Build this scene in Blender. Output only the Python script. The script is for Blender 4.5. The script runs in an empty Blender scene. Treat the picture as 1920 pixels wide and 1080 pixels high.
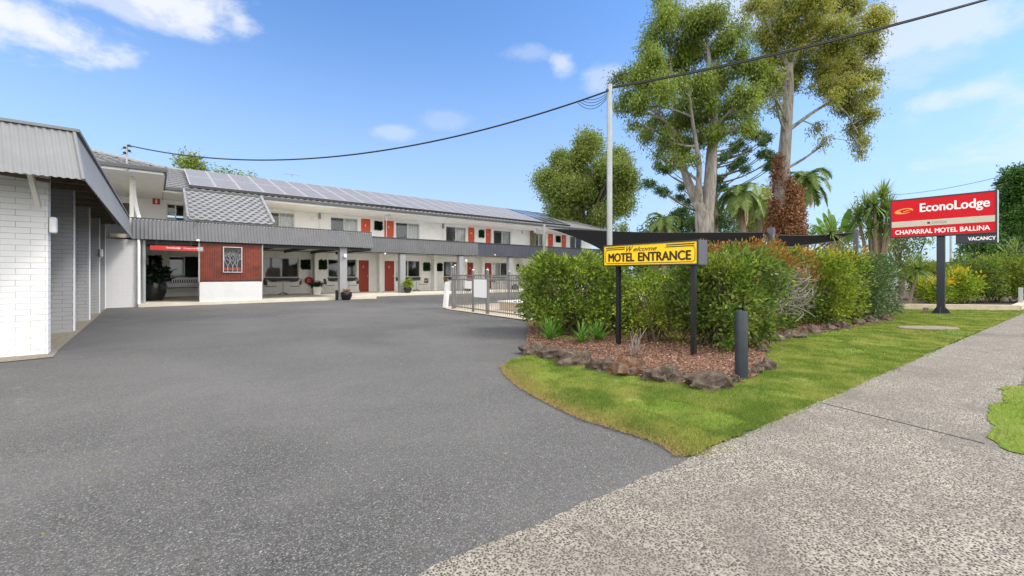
import bpy, math, random
import numpy as np
from mathutils import Vector, Matrix, noise

SC = bpy.context.scene
COL = SC.collection
# ------------------------------------------------------------------ camera, sky, sun
UX, UY, NX, NY = .7727, .6348, -.6348, .7727      # building axes: x along the facade, y away from the street
F, CX, HY, CH = 819.0, 960.0, 515.0, 1.2
cam_d = bpy.data.cameras.new('camera'); cam = bpy.data.objects.new('camera', cam_d); COL.objects.link(cam)
cam.location = (0, 0, CH); cam.rotation_euler = (math.radians(90), 0, -math.atan2(UY, NY))
cam_d.sensor_width = 36; cam_d.lens = F / 1920 * 36; cam_d.shift_y = (HY - 540) / 1920
cam_d.clip_start = .05; cam_d.clip_end = 3000
SC.camera = cam
SUN_DIR = Vector((.50, -.50, .80)).normalized()
sun_el = math.asin(SUN_DIR.z); sun_az = math.atan2(SUN_DIR.x, SUN_DIR.y)
sd = bpy.data.lights.new('sun', 'SUN'); sun = bpy.data.objects.new('sun', sd); COL.objects.link(sun)
sd.energy = 1.45; sd.angle = math.radians(14); sd.color = (1, .94, .86)
sun.rotation_euler = (-SUN_DIR).to_track_quat('-Z', 'Y').to_euler()
SC.view_settings.view_transform = 'Standard'; SC.view_settings.look = 'None'
SC.view_settings.exposure = 0.92; SC.view_settings.gamma = 1

def D2(px, py, D):                                   # a point at depth D metres
    X = (px - CX) / F * D
    return Vector((X * UX + D * UY, X * NX + D * NY, CH + (HY - py) / F * D))
def G(px, py, z=0.0):                                # a point on the ground
    return D2(px, py, F * (CH - z) / (py - HY)).xy
def S(px, T):                                        # position along the facade in the plane y = T
    r = (px - CX) / F
    return T * (r * NY - NX) / (UX - r * UY)
def Z(px, py, T):
    return CH + (HY - py) / F * (S(px, T) * UY + T * NY)

world = bpy.data.worlds.new('World'); SC.world = world; world.use_nodes = True
wn, wl = world.node_tree.nodes, world.node_tree.links
wn.clear()
w_out = wn.new('ShaderNodeOutputWorld'); w_bg = wn.new('ShaderNodeBackground')
sky = wn.new('ShaderNodeTexSky'); sky.sky_type = 'NISHITA'; sky.sun_disc = False
sky.sun_elevation = sun_el; sky.sun_rotation = sun_az; sky.air_density = 1.0; sky.dust_density = .6; sky.ozone_density = 1.0
tc = wn.new('ShaderNodeTexCoord')
def wmath(op, a, b=None, c=None, clamp=False):
    n = wn.new('ShaderNodeMath'); n.operation = op; n.use_clamp = clamp
    for i, x in enumerate((a, b, c)):
        if x is None: continue
        if isinstance(x, (int, float)): n.inputs[i].default_value = x
        else: wl.new(x, n.inputs[i])
    return n.outputs[0]
def wdot(v):
    n = wn.new('ShaderNodeVectorMath'); n.operation = 'DOT_PRODUCT'
    wl.new(tc.outputs['Generated'], n.inputs[0]); n.inputs[1].default_value = v
    return n.outputs['Value']
def wnoise(scale, detail, rough, off=(0, 0, 0), stretch=(1, 1, 1.8), dist=0):
    m = wn.new('ShaderNodeMapping'); m.inputs['Location'].default_value = off; m.inputs['Scale'].default_value = stretch
    wl.new(tc.outputs['Generated'], m.inputs['Vector'])
    n = wn.new('ShaderNodeTexNoise'); n.inputs['Scale'].default_value = scale; n.inputs['Detail'].default_value = detail
    n.inputs['Roughness'].default_value = rough; n.inputs['Distortion'].default_value = dist
    wl.new(m.outputs[0], n.inputs['Vector']); return n.outputs['Fac']
cl_noise = wnoise(7, 8, .58, dist=.3); cl_fine = wnoise(22, 6, .6, (3, 1, 2))
# clouds: centre direction (as seen over the motel), half width, half height (radians), opacity
CLOUDS = [(75, 62, .125, .042, 1.0), (15, 40, .07, .04, .8), (335, 5, .12, .04, .95), (200, 5, .14, .022, .6), (1055, 120, .032, .035, .6), (1000, 100, .05, .02, .25),
          (1715, 50, .10, .06, .6), (1820, 172, .075, .024, .6), (1690, 125, .10, .04, .3), (735, 248, .05, .018, .35), (1140, 145, .06, .03, .4),
          (1400, 10, .12, .05, .6), (830, 225, .05, .02, .2), (2400, 120, .3, .08, .6)]
mask = None
for (px, py, a, b, op) in CLOUDS:
    d = D2(px, py, 1.0) - Vector((0, 0, CH)); d.normalize()
    rt = d.cross(Vector((0, 0, 1))).normalized(); up = rt.cross(d).normalized()
    du, dv, dw = wdot(rt), wdot(up), wdot(d)
    q = wmath('ADD', wmath('POWER', wmath('DIVIDE', du, a), 2), wmath('POWER', wmath('DIVIDE', dv, b), 2))
    q = wmath('SQRT', q)
    q = wmath('ADD', q, wmath('MULTIPLY', wmath('SUBTRACT', cl_noise, .5), 2.6))
    q = wmath('ADD', q, wmath('MULTIPLY', wmath('SUBTRACT', cl_fine, .5), 1.0))
    mr = wn.new('ShaderNodeMapRange'); mr.interpolation_type = 'SMOOTHSTEP'
    mr.inputs['From Min'].default_value = 1.25; mr.inputs['From Max'].default_value = .35
    mr.inputs['To Min'].default_value = 0; mr.inputs['To Max'].default_value = op
    wl.new(q, mr.inputs['Value'])
    m = wmath('MULTIPLY', mr.outputs[0], wmath('GREATER_THAN', dw, 0))
    mask = m if mask is None else wmath('MAXIMUM', mask, m)
# a thin veil of haze and high cloud that thickens towards the horizon
sep = wn.new('ShaderNodeSeparateXYZ'); wl.new(tc.outputs['Generated'], sep.inputs[0])
veil = wn.new('ShaderNodeMapRange'); veil.interpolation_type = 'SMOOTHSTEP'
veil.inputs['From Min'].default_value = .55; veil.inputs['From Max'].default_value = -.05
veil.inputs['To Min'].default_value = 0.0; veil.inputs['To Max'].default_value = .8
wl.new(sep.outputs['Z'], veil.inputs['Value'])
tint = wn.new('ShaderNodeMix'); tint.data_type = 'RGBA'; tint.blend_type = 'MULTIPLY'; tint.inputs['Factor'].default_value = 1
wl.new(sky.outputs[0], tint.inputs['A']); tint.inputs['B'].default_value = (.74, 1.04, 1.36, 1)
mv = wn.new('ShaderNodeMix'); mv.data_type = 'RGBA'
wl.new(veil.outputs[0], mv.inputs['Factor']); wl.new(tint.outputs['Result'], mv.inputs['A']); mv.inputs['B'].default_value = (3.1, 3.85, 5.0, 1)
mc = wn.new('ShaderNodeMix'); mc.data_type = 'RGBA'
wl.new(mask, mc.inputs['Factor']); wl.new(mv.outputs['Result'], mc.inputs['A']); mc.inputs['B'].default_value = (4.9, 5.1, 5.5, 1)
# bright cloud deck added out of view, behind the camera, for neutral fill light
sd_ = wdot(Vector((-UY, -NY, .55)).normalized())
dk = wn.new('ShaderNodeMapRange'); dk.interpolation_type = 'SMOOTHSTEP'
dk.inputs['From Min'].default_value = -.04; dk.inputs['From Max'].default_value = .38
wl.new(wmath('ADD', sd_, wmath('MULTIPLY', wmath('SUBTRACT', cl_noise, .5), .8)), dk.inputs['Value'])
md = wn.new('ShaderNodeMix'); md.data_type = 'RGBA'
wl.new(dk.outputs[0], md.inputs['Factor']); wl.new(mc.outputs['Result'], md.inputs['A']); md.inputs['B'].default_value = (13.5, 13.3, 13.0, 1)
wl.new(md.outputs['Result'], w_bg.inputs['Color']); w_bg.inputs['Strength'].default_value = .1
wl.new(w_bg.outputs[0], w_out.inputs[0])

# ------------------------------------------------------------------ helpers
class MB:
    def __init__(s): s.v = []; s.f = []
    def add(s, vs, fs):
        o = len(s.v); s.v += [tuple(v) for v in vs]; s.f += [tuple(i + o for i in f) for f in fs]; return s
    def quad(s, a, b, c, d): return s.add([a, b, c, d], [(0, 1, 2, 3)])
    def box(s, x0, x1, y0, y1, z0, z1):
        return s.add([(x0, y0, z0), (x1, y0, z0), (x1, y1, z0), (x0, y1, z0), (x0, y0, z1), (x1, y0, z1), (x1, y1, z1), (x0, y1, z1)],
                     [(0, 3, 2, 1), (4, 5, 6, 7), (0, 1, 5, 4), (1, 2, 6, 5), (2, 3, 7, 6), (3, 0, 4, 7)])
    def beam(s, a, b, w, h):                      # a box from a to b, w wide, h high
        a, b = Vector(a), Vector(b); d = (b - a).normalized()
        up = Vector((0, 0, 1)) if abs(d.z) < .95 else Vector((1, 0, 0))
        r = d.cross(up).normalized() * w / 2; u = r.cross(d).normalized() * h / 2
        return s.add([a - r - u, a + r - u, a + r + u, a - r + u, b - r - u, b + r - u, b + r + u, b - r + u],
                     [(0, 1, 2, 3), (7, 6, 5, 4), (0, 4, 5, 1), (1, 5, 6, 2), (2, 6, 7, 3), (3, 7, 4, 0)])
    def tube(s, pts, rad, n=8, cap=True):
        pts = [Vector(p) for p in pts]; k = len(pts)
        if isinstance(rad, (int, float)): rad = [rad] * k
        vs = []; fs = []; prev = None
        for i, p in enumerate(pts):
            d = (pts[min(i + 1, k - 1)] - pts[max(i - 1, 0)]).normalized()
            if prev is None:
                r = d.cross(Vector((0, 0, 1)) if abs(d.z) < .9 else Vector((1, 0, 0))).normalized()
            else:
                r = (prev - d * prev.dot(d)).normalized()
            prev = r; u = d.cross(r)
            for j in range(n):
                a = 2 * math.pi * j / n; vs.append(p + (r * math.cos(a) + u * math.sin(a)) * rad[i])
        for i in range(k - 1):
            for j in range(n):
                fs.append((i * n + j, i * n + (j + 1) % n, (i + 1) * n + (j + 1) % n, (i + 1) * n + j))
        if cap: fs.append(tuple(range(n - 1, -1, -1))); fs.append(tuple(range((k - 1) * n, k * n)))
        return s.add(vs, fs)
    def lathe(s, c, prof, n=20):                  # prof: list of (radius, z)
        c = Vector(c); vs = []; fs = []; k = len(prof)
        for r, z in prof:
            for j in range(n):
                a = 2 * math.pi * j / n; vs.append(c + Vector((r * math.cos(a), r * math.sin(a), z)))
        for i in range(k - 1):
            for j in range(n): fs.append((i * n + j, i * n + (j + 1) % n, (i + 1) * n + (j + 1) % n, (i + 1) * n + j))
        fs.append(tuple(range(n - 1, -1, -1))); fs.append(tuple(range((k - 1) * n, k * n)))
        return s.add(vs, fs)
    def build(s, name, mat, parent=None, smooth=False, bevel=0, local=False):
        org = Vector((0, 0, 0))
        if parent is not None and not local:
            p = parent
            while p is not None: org += p.location; p = p.parent
        if parent is None and s.v:
            a = np.array(s.v); org = Vector(((a[:, 0].min() + a[:, 0].max()) / 2, (a[:, 1].min() + a[:, 1].max()) / 2, a[:, 2].min()))
        me = bpy.data.meshes.new(name)
        me.from_pydata([(v[0] - org.x, v[1] - org.y, v[2] - org.z) for v in s.v], [], s.f)
        me.materials.append(mat)
        if smooth: me.polygons.foreach_set('use_smooth', [True] * len(me.polygons))
        o = bpy.data.objects.new(name, me); COL.objects.link(o)
        if parent is None: o.location = org
        else: o.parent = parent
        if bevel:
            b = o.modifiers.new('bevel', 'BEVEL'); b.width = bevel; b.segments = 2; b.limit_method = 'ANGLE'
        if smooth and not bevel:
            try: me.set_sharp_from_angle(angle=math.radians(50))
            except Exception: pass
        return o

def thing(name, label, cat, loc=(0, 0, 0), rz=0, group=None):
    o = bpy.data.objects.new(name, None); COL.objects.link(o); o.location = loc; o.rotation_euler = (0, 0, rz)
    o.empty_display_size = .2
    return tag(o, label, cat, group)
def tag(o, label, cat, group=None):
    o['label'] = label; o['category'] = cat; o['kind'] = 'thing'
    if group: o['group'] = group
    return o
def struct(o): o['kind'] = 'structure'; return o
def dup(root, loc, rz, label, group=None):
    r = root.copy(); COL.objects.link(r); r.location = loc; r.rotation_euler = (0, 0, rz); r['label'] = label
    if group: r['group'] = group
    for ch in list(root.children):
        c = ch.copy(); COL.objects.link(c); c.parent = r
        for g in list(ch.children):
            d = g.copy(); COL.objects.link(d); d.parent = c
    return r

class NT:
    def __init__(s, name):
        s.m = bpy.data.materials.new(name); s.m.use_nodes = True; s.n = s.m.node_tree.nodes; s.l = s.m.node_tree.links
        s.p = s.n['Principled BSDF']; s.out = s.n['Material Output']; s.c = s.n.new('ShaderNodeTexCoord')
    def set(s, k, v): s.p.inputs[k].default_value = v
    def noise(s, scale, detail=4, rough=.6, vec=None, dist=0):
        n = s.n.new('ShaderNodeTexNoise'); n.inputs['Scale'].default_value = scale; n.inputs['Detail'].default_value = detail
        n.inputs['Roughness'].default_value = rough; n.inputs['Distortion'].default_value = dist
        s.l.new(vec or s.c.outputs['Object'], n.inputs['Vector']); return n.outputs['Fac']
    def vor(s, scale, feature='F1', out='Distance', rnd=1, vec=None):
        n = s.n.new('ShaderNodeTexVoronoi'); n.feature = feature; n.inputs['Scale'].default_value = scale; n.inputs['Randomness'].default_value = rnd
        s.l.new(vec or s.c.outputs['Object'], n.inputs['Vector']); return n.outputs[out]
    def ramp(s, fac, stops, interp='LINEAR'):
        n = s.n.new('ShaderNodeValToRGB'); n.color_ramp.interpolation = interp
        e = n.color_ramp.elements
        while len(e) < len(stops): e.new(.5)
        for i, (p, c) in enumerate(stops):
            e[i].position = p; e[i].color = (c[0], c[1], c[2], 1) if not isinstance(c, (int, float)) else (c, c, c, 1)
        s.l.new(fac, n.inputs['Fac']); return n.outputs['Color']
    def mix(s, fac, a, b, mode='MIX'):
        n = s.n.new('ShaderNodeMix'); n.data_type = 'RGBA'; n.blend_type = mode
        for x, k in ((fac, 'Factor'), (a, 'A'), (b, 'B')):
            if isinstance(x, (int, float)): n.inputs[k].default_value = x if k == 'Factor' else (x, x, x, 1)
            elif isinstance(x, tuple): n.inputs[k].default_value = (*x[:3], 1)
            else: s.l.new(x, n.inputs[k])
        return n.outputs['Result']
    def math(s, op, a, b=0.0, clamp=False):
        n = s.n.new('ShaderNodeMath'); n.operation = op; n.use_clamp = clamp
        for i, x in enumerate((a, b)):
            if isinstance(x, (int, float)): n.inputs[i].default_value = x
            else: s.l.new(x, n.inputs[i])
        return n.outputs[0]
    def xyz(s):
        n = s.n.new('ShaderNodeSeparateXYZ'); s.l.new(s.c.outputs['Object'], n.inputs[0]); return n.outputs
    def bump(s, h, strength=.3, dist=.01):
        n = s.n.new('ShaderNodeBump'); n.inputs['Strength'].default_value = strength; n.inputs['Distance'].default_value = dist
        s.l.new(h, n.inputs['Height']); s.l.new(n.outputs[0], s.p.inputs['Normal'])
    def color(s, c): s.l.new(c, s.p.inputs['Base Color'])

def pm(name, col, rough=.6, var=.12, scale=3, metal=0, bump=0, bscale=60, spec=.5, dirt=None):
    t = NT(name); t.set('Roughness', rough); t.set('Metallic', metal); t.set('Specular IOR Level', spec)
    lo = tuple(c * (1 - var) for c in col); hi = tuple(min(1, c * (1 + var)) for c in col)
    c = t.ramp(t.noise(scale, 6, .65), [(.3, lo), (.7, hi)])
    if dirt:
        c = t.mix(t.ramp(t.noise(scale * .7, 8, .7, dist=.4), [(.5, 0), (.75, dirt[1])]), c, dirt[0])
    t.color(c)
    if bump: t.bump(t.noise(bscale, 4, .6), bump, .01)
    return t.m

M = {}
M['white'] = pm('white_paint', (.88, .88, .88), .55, .035, 1.5, dirt=((.55, .54, .51), .35), bump=.08, bscale=40)
M['cream'] = pm('cream_paint', (.66, .64, .58), .6, .05, 1.5)
M['soffit'] = pm('soffit_paint', (.86, .85, .82), .7, .05, 2)
M['pale_wall'] = pm('pale_wall_paint', (.86, .86, .85), .6, .05, 1.2, dirt=((.5, .49, .46), .3), bump=.08, bscale=40)
M['grey'] = pm('grey_paint', (.27, .275, .285), .55, .06, 3)
M['greymetal'] = pm('grey_painted_steel', (.135, .138, .148), .5, .1, 2.2, dirt=((.2, .2, .2), .4), spec=.3)
M['greymetal_near'] = pm('weathered_grey_steel', (.185, .19, .20), .5, .1, 1.5, dirt=((.24, .24, .245), .5), spec=.3)
M['greymetal_dark'] = pm('blue_grey_painted_steel', (.06, .066, .088), .5, .12, 1.2, dirt=((.11, .115, .14), .4), spec=.3)
M['gutter'] = pm('gutter_grey', (.07, .074, .08), .4, .1, 3)
M['dark'] = pm('dark_charcoal', (.025, .026, .03), .5, .1, 6)
M['black'] = pm('black_gloss', (.012, .012, .014), .25, .1, 6)
M['bollard'] = pm('slate_blue_paint', (.022, .030, .040), .45, .25, 8, bump=.15, bscale=90, dirt=((.05, .055, .06), .4))
M['fencegrey'] = pm('weathered_fence_paint', (.17, .165, .16), .5, .15, 8)
M['column'] = pm('column_paint', (.30, .305, .32), .55, .05, 2)
M['panelframe'] = pm('pale_anodised_frame', (.38, .38, .40), .6, .05, 8)
M['planter'] = pm('render_paint', (.66, .66, .66), .7, .05, 2, dirt=((.5, .5, .48), .3), bump=.1, bscale=40)
M['slab'] = pm('veranda_concrete', (.62, .58, .48), .8, .12, 2, bump=.2, bscale=80)
M['coping'] = pm('sandstone_coping', (.5, .42, .32), .8, .15, 5, bump=.2, bscale=50)
M['wood'] = pm('old_timber', (.18, .14, .09), .8, .3, 8, bump=.3, bscale=60)
M['galv'] = pm('galvanised_steel', (.36, .38, .385), .45, .1, 5, metal=.25)
M['brass'] = pm('pale_metal', (.7, .68, .62), .3, .05, 5, metal=.7)
M['redmetal'] = pm('red_enamel', (.5, .02, .02), .35, .1, 6)
M['tan'] = pm('tan_weave', (.2, .15, .07), .7, .3, 60)
M['brownseat'] = pm('brown_vinyl', (.20, .10, .05), .5, .15, 10)
M['artsilver'] = pm('dull_cut_metal', (.25, .25, .27), .5, .1, 12)
M['silver'] = pm('brushed_silver', (.5, .5, .52), .35, .1, 12, metal=.6)
M['terracotta'] = pm('brown_glaze', (.3, .11, .06), .4, .2, 8)
M['canvas'] = pm('black_shade_cloth', (.010, .010, .010), 1, .2, 10, spec=0)
M['curtain'] = pm('sheer_curtain', (.85, .85, .84), .8, .05, 10)
M['screen'] = pm('insect_screen', (.10, .105, .115), .6, .1, 40)
M['alu'] = pm('white_aluminium', (.7, .7, .7), .4, .03, 10)
M['plasticwhite'] = pm('white_plastic', (.8, .8, .8), .4, .02, 10)
M['tar'] = pm('black_insulation', (.01, .01, .01), .5, .1, 10)
M['letter'] = pm('white_lettering', (.85, .85, .85), .4, .02, 10)
M['signblack'] = pm('black_lettering', (.035, .012, .008), .4, .1, 10)
M['signyellow'] = pm('yellow_sign_face', (.95, .62, .006), .35, .04, 4, dirt=((.82, .52, .01), .3))
M['signred'] = pm('red_sign_face', (.60, .004, .014), .45, .06, 1.5, spec=.2)
M['signgrey'] = pm('pale_sign_strip', (.52, .48, .40), .4, .04, 3)
M['signtaupe'] = pm('dull_grey_lettering', (.2, .18, .16), .4, .05, 10)
M['mauve'] = pm('mauve_grey_paint', (.09, .085, .11), .5, .12, 4)
M['navy'] = pm('dark_navy_paint', (.012, .016, .03), .4, .1, 5)
M['pebble'] = pm('bare_gritty_soil', (.24, .205, .155), .9, .4, 14, bump=.8, bscale=60)
M['soil'] = pm('dark_soil', (.09, .06, .045), .95, .4, 8, bump=.6, bscale=50)
M['deadfrond'] = pm('dead_frond', (.42, .3, .18), .8, .3, 6)
M['palmtrunk'] = pm('palm_trunk', (.2, .15, .11), .9, .3, 12, bump=.6, bscale=25)
M['twig'] = pm('bare_grey_twig', (.27, .245, .215), .8, .2, 20)
M['twigdark'] = pm('brown_twig', (.10, .07, .045), .85, .3, 20)
M['orange'] = pm('orange_emblem', (.9, .32, .04), .35, .1, 8)
def flat(name, col, rough=.4, spec=.5, metal=0):
    t = NT(name); t.color(t.mix(t.noise(5, 3), tuple(c * .94 for c in col), col)); t.set('Roughness', rough); t.set('Specular IOR Level', spec); t.set('Metallic', metal); return t.m
# doors: red with slow tonal drift
M['door'] = pm('red_door_paint', (.64, .085, .022), .42, .07, 2.5)
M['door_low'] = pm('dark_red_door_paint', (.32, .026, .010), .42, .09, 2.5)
# window glass: clear, with fresnel reflection
t = NT('window_glass'); t.n.remove(t.p)
gl = t.n.new('ShaderNodeBsdfGlossy'); gl.inputs['Roughness'].default_value = .03; gl.inputs['Color'].default_value = (.9, .93, .95, 1)
tr = t.n.new('ShaderNodeBsdfTransparent'); tr.inputs['Color'].default_value = (.9, .91, .91, 1)
fr = t.n.new('ShaderNodeFresnel'); fr.inputs['IOR'].default_value = 1.45
mx = t.n.new('ShaderNodeMixShader'); t.l.new(fr.outputs[0], mx.inputs[0]); t.l.new(tr.outputs[0], mx.inputs[1]); t.l.new(gl.outputs[0], mx.inputs[2])
t.l.new(mx.outputs[0], t.out.inputs[0]); M['glass'] = t.m
# painted brick
def brick(name, col, mortar, rough=.6, along=True):
    t = NT(name); x = t.xyz()
    cb = t.n.new('ShaderNodeCombineXYZ'); t.l.new(t.math('ADD', x[0], x[1]), cb.inputs[0]); t.l.new(x[2], cb.inputs[1])
    b = t.n.new('ShaderNodeTexBrick'); t.l.new(cb.outputs[0], b.inputs['Vector'])
    b.inputs['Scale'].default_value = 1; b.inputs['Brick Width'].default_value = .30; b.inputs['Row Height'].default_value = .086
    b.inputs['Mortar Size'].default_value = .0045; b.inputs['Mortar Smooth'].default_value = .4; b.inputs['Bias'].default_value = 0
    b.inputs['Color1'].default_value = (*[c * .95 for c in col], 1); b.inputs['Color2'].default_value = (*[min(1, c * 1.04) for c in col], 1)
    b.inputs['Mortar'].default_value = (*mortar, 1)
    # mortar joints fade where the paint has filled them
    fill = t.ramp(t.noise(2.2, 5, .7), [(.28, .1), (.6, 1)])
    c = t.mix(t.math('MULTIPLY', b.outputs['Fac'], fill), tuple(col), b.outputs['Color'])
    c = t.mix(t.ramp(t.noise(1.3, 8, .7), [(.5, 0), (.8, .35)]), c, tuple(v * .8 for v in col))
    t.color(c); t.set('Roughness', rough)
    h = t.math('SUBTRACT', 1, b.outputs['Fac']); h = t.math('ADD', h, t.math('MULTIPLY', t.noise(60, 4), .35))
    t.bump(h, .55, .012); return t.m
M['brick_white'] = brick('white_painted_brick', (.74, .74, .74), (.36, .36, .37))
M['brick_grey'] = brick('grey_painted_brick', (.37, .375, .39), (.12, .12, .13))
M['brick_white_fine'] = brick('white_painted_brick_wall', (.68, .68, .69), (.55, .55, .56))
# red timber-look battens
t = NT('red_brown_cladding'); x = t.xyz()
st = t.noise(9, 3, .6, vec=None)
c = t.ramp(t.noise(3.5, 5, .6), [(.3, (.12, .020, .010)), (.7, (.25, .050, .024))]); t.color(c); t.set('Roughness', .6); M['cladding'] = t.m
# asphalt
t = NT('asphalt_chip_seal'); o = t.c.outputs['Object']
cellv = t.vor(165, out='Color'); n = t.n.new('ShaderNodeSeparateColor'); t.l.new(cellv, n.inputs[0])
c = t.ramp(n.outputs[0], [(0, (.018, .017, .016)), (.4, (.056, .054, .052)), (.75, (.12, .117, .112)), (.93, (.20, .196, .19)), (1, (.34, .335, .325))])
c = t.mix(t.ramp(t.noise(.55, 5, .6), [(.3, 0), (.7, .35)]), c, (.128, .124, .119))
c = t.mix(t.ramp(t.noise(60, 3, .6), [(.35, .5), (.6, 0)]), c, (.06, .058, .055))
c2 = t.vor(22, out='Distance'); sc_ = t.n.new('ShaderNodeSeparateColor'); t.l.new(t.vor(22, out='Color'), sc_.inputs[0])
c = t.mix(t.math('MULTIPLY', t.ramp(c2, [(.09, .9), (.13, 0)]), t.math('GREATER_THAN', sc_.outputs[0], .86)), c, (.42, .41, .39))
far = t.ramp(t.noise(.16, 3, .5), [(.35, 0), (.7, .5)]); c = t.mix(far, c, (.175, .17, .163))
x = t.xyz()
moss = t.math('MULTIPLY', t.ramp(t.noise(1.9, 6, .75, dist=.6), [(.60, 0), (.70, .6)]), t.ramp(t.math('ADD', t.math('MULTIPLY', x[0], -.5), -7.45), [(.0, 0), (.5, 1)]))
c = t.mix(moss, c, (.27, .245, .17))
c = t.mix(t.ramp(t.noise(.45, 7, .7, dist=.4), [(.42, 0), (.72, .45)]), c, (.19, .184, .176))
c = t.mix(t.ramp(t.noise(1.1, 7, .75), [(.60, 0), (.75, .35)]), c, (.07, .07, .07))
t.color(c); t.set('Roughness', .85); t.set('Specular IOR Level', .3)
t.bump(t.math('ADD', n.outputs[0], t.noise(200, 2)), .7, .005); M['asphalt'] = t.m
# exposed aggregate concrete
t = NT('exposed_aggregate_concrete')
v1 = t.vor(98, out='Distance'); nz = t.noise(140, 3, .6)
k = t.math('ADD', v1, t.math('MULTIPLY', t.math('SUBTRACT', nz, .5), .75))
c = t.ramp(k, [(.30, (.03, .026, .022)), (.44, (.085, .072, .06)), (.50, (.255, .230, .19)), (.80, (.39, .355, .30))])
cc = t.vor(98, out='Color'); n = t.n.new('ShaderNodeSeparateColor'); t.l.new(cc, n.inputs[0])
c = t.mix(t.ramp(n.outputs[1], [(.6, 0), (.75, .5), (.8, .5)]), c, (.26, .235, .195))
c = t.mix(t.ramp(t.noise(1.1, 8, .75, dist=.5), [(.40, 0), (.66, .7)]), c, (.13, .115, .098))
t.color(c); t.set('Roughness', .85); t.set('Specular IOR Level', .25); t.bump(k, .5, .006); M['aggregate'] = t.m
# lawn base
t = NT('lawn_ground')
c = t.ramp(t.noise(1.3, 7, .7, dist=.5), [(.3, (.12, .20, .025)), (.5, (.19, .28, .035)), (.72, (.32, .33, .09))])
c = t.mix(t.ramp(t.noise(60, 4, .7), [(.4, .5), (.65, 0)]), c, (.05, .09, .015))
c = t.mix(t.ramp(t.noise(1.2, 6, .75), [(.55, 0), (.7, .8)]), c, (.36, .29, .14)); t.color(c); t.set('Roughness', .95); t.set('Specular IOR Level', .1)
t.bump(t.noise(90, 4, .7), .8, .02); M['lawn'] = t.m
t = NT('far_grass'); t.color(t.ramp(t.noise(.2, 8, .7), [(.3, (.07, .12, .03)), (.7, (.14, .18, .06))])); t.set('Roughness', .95); M['fargrass'] = t.m
# bark mulch
t = NT('bark_mulch'); v = t.vor(55, out='Color'); n = t.n.new('ShaderNodeSeparateColor'); t.l.new(v, n.inputs[0])
t.color(t.ramp(n.outputs[0], [(0, (.06, .028, .018)), (.4, (.16, .075, .045)), (.8, (.28, .15, .10)), (1, (.42, .30, .22))])); t.set('Roughness', .9); t.bump(n.outputs[1], .8, .02); M['mulch'] = t.m
def island(name, stops, rough=.6, transl=0.0, tone=None, spec=.3, tscale=1.2, clump=0):
    t = NT(name); g = t.n.new('ShaderNodeNewGeometry')
    c = t.ramp(g.outputs['Random Per Island'], stops)
    if tone:
        c = t.mix(t.ramp(t.noise(tscale, 6, .65), [(.42, 0), (.62, .8)]), c, tone)
    if clump: c = t.mix(t.ramp(t.noise(clump, 3, .6), [(.38, .75), (.56, 0)]), c, stops[0][1])
    t.color(c); t.set('Roughness', rough); t.set('Specular IOR Level', spec)
    if transl:
        tb = t.n.new('ShaderNodeBsdfTranslucent'); t.l.new(t.mix(1.0, c, (1.15, 1.15, .8), 'MULTIPLY'), tb.inputs['Color'])
        mx = t.n.new('ShaderNodeMixShader'); mx.inputs[0].default_value = transl
        t.l.new(t.p.outputs[0], mx.inputs[1]); t.l.new(tb.outputs[0], mx.inputs[2]); t.l.new(mx.outputs[0], t.out.inputs[0])
    return t.m
M['chips'] = island('bark_chips', [(0, (.05, .022, .014)), (.45, (.17, .075, .04)), (.8, (.29, .16, .10)), (1, (.50, .40, .31))], .85)
M['grassblade'] = island('grass_blades', [(0, (.115, .19, .032)), (.5, (.175, .255, .045)), (.85, (.28, .34, .08)), (1, (.48, .43, .2))], .6, .3, tone=(.36, .36, .10), spec=.1, tscale=1.1, clump=2.2)
M['drygrass'] = island('dry_grass_blades', [(0, (.24, .2, .06)), (.6, (.36, .29, .1)), (1, (.36, .28, .13))], .7, .2, spec=.15)
def leafmat(name, a, b, c, tone, transl=.35, tscale=1.2, spec=.35, clump=0):
    return island(name, [(0, a), (.55, b), (1, c)], .5, transl, tone, spec, tscale, clump)
M['gum1'] = leafmat('gum_leaves_green', (.05, .085, .02), (.13, .18, .035), (.32, .40, .06), (.24, .32, .04), tscale=.8)
M['gum2'] = leafmat('gum_leaves_olive', (.07, .095, .02), (.20, .24, .045), (.42, .42, .085), (.40, .39, .07), tscale=.5)
M['round'] = leafmat('dense_tree_leaves', (.07, .11, .03), (.17, .235, .05), (.30, .36, .09), (.24, .29, .06), tscale=.5)
M['hedgeA'] = leafmat('broad_hedge_leaves', (.035, .08, .012), (.15, .24, .032), (.38, .47, .06), (.28, .35, .04), .35, tscale=2.8, clump=7)
M['hedgeB'] = leafmat('lime_hedge_leaves', (0.086, 0.130, 0.011), (0.259, 0.346, 0.022), (0.552, 0.600, 0.036), (0.120, 0.228, 0.024), tscale=3)
M['hedgeC'] = leafmat('green_hedge_leaves', (.028, .075, .012), (.11, .205, .026), (.29, .40, .055), (.22, .23, .055), .35, tscale=2.8, clump=7)
M['hedgeD'] = leafmat('mid_hedge_leaves', (.05, .10, .012), (.17, .26, .026), (.38, .46, .05), (.32, .37, .035), .35, tscale=2.2, clump=6)
M['hedgeE'] = leafmat('glossy_dark_leaves', (0.033, 0.075, 0.018), (0.075, 0.135, 0.033), (0.180, 0.255, 0.090), (0.060, 0.112, 0.027), .2, 2, .7)
M['redtip'] = leafmat('red_tip_leaves', (.22, .045, .015), (.36, .12, .03), (.46, .24, .05), (.20, .16, .03), tscale=4)
M['yellowtip'] = leafmat('yellow_tip_leaves', (0.484, 0.330, 0.022), (0.660, 0.440, 0.022), (0.605, 0.198, 0.022), (0.385, 0.396, 0.033), tscale=3)
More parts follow.
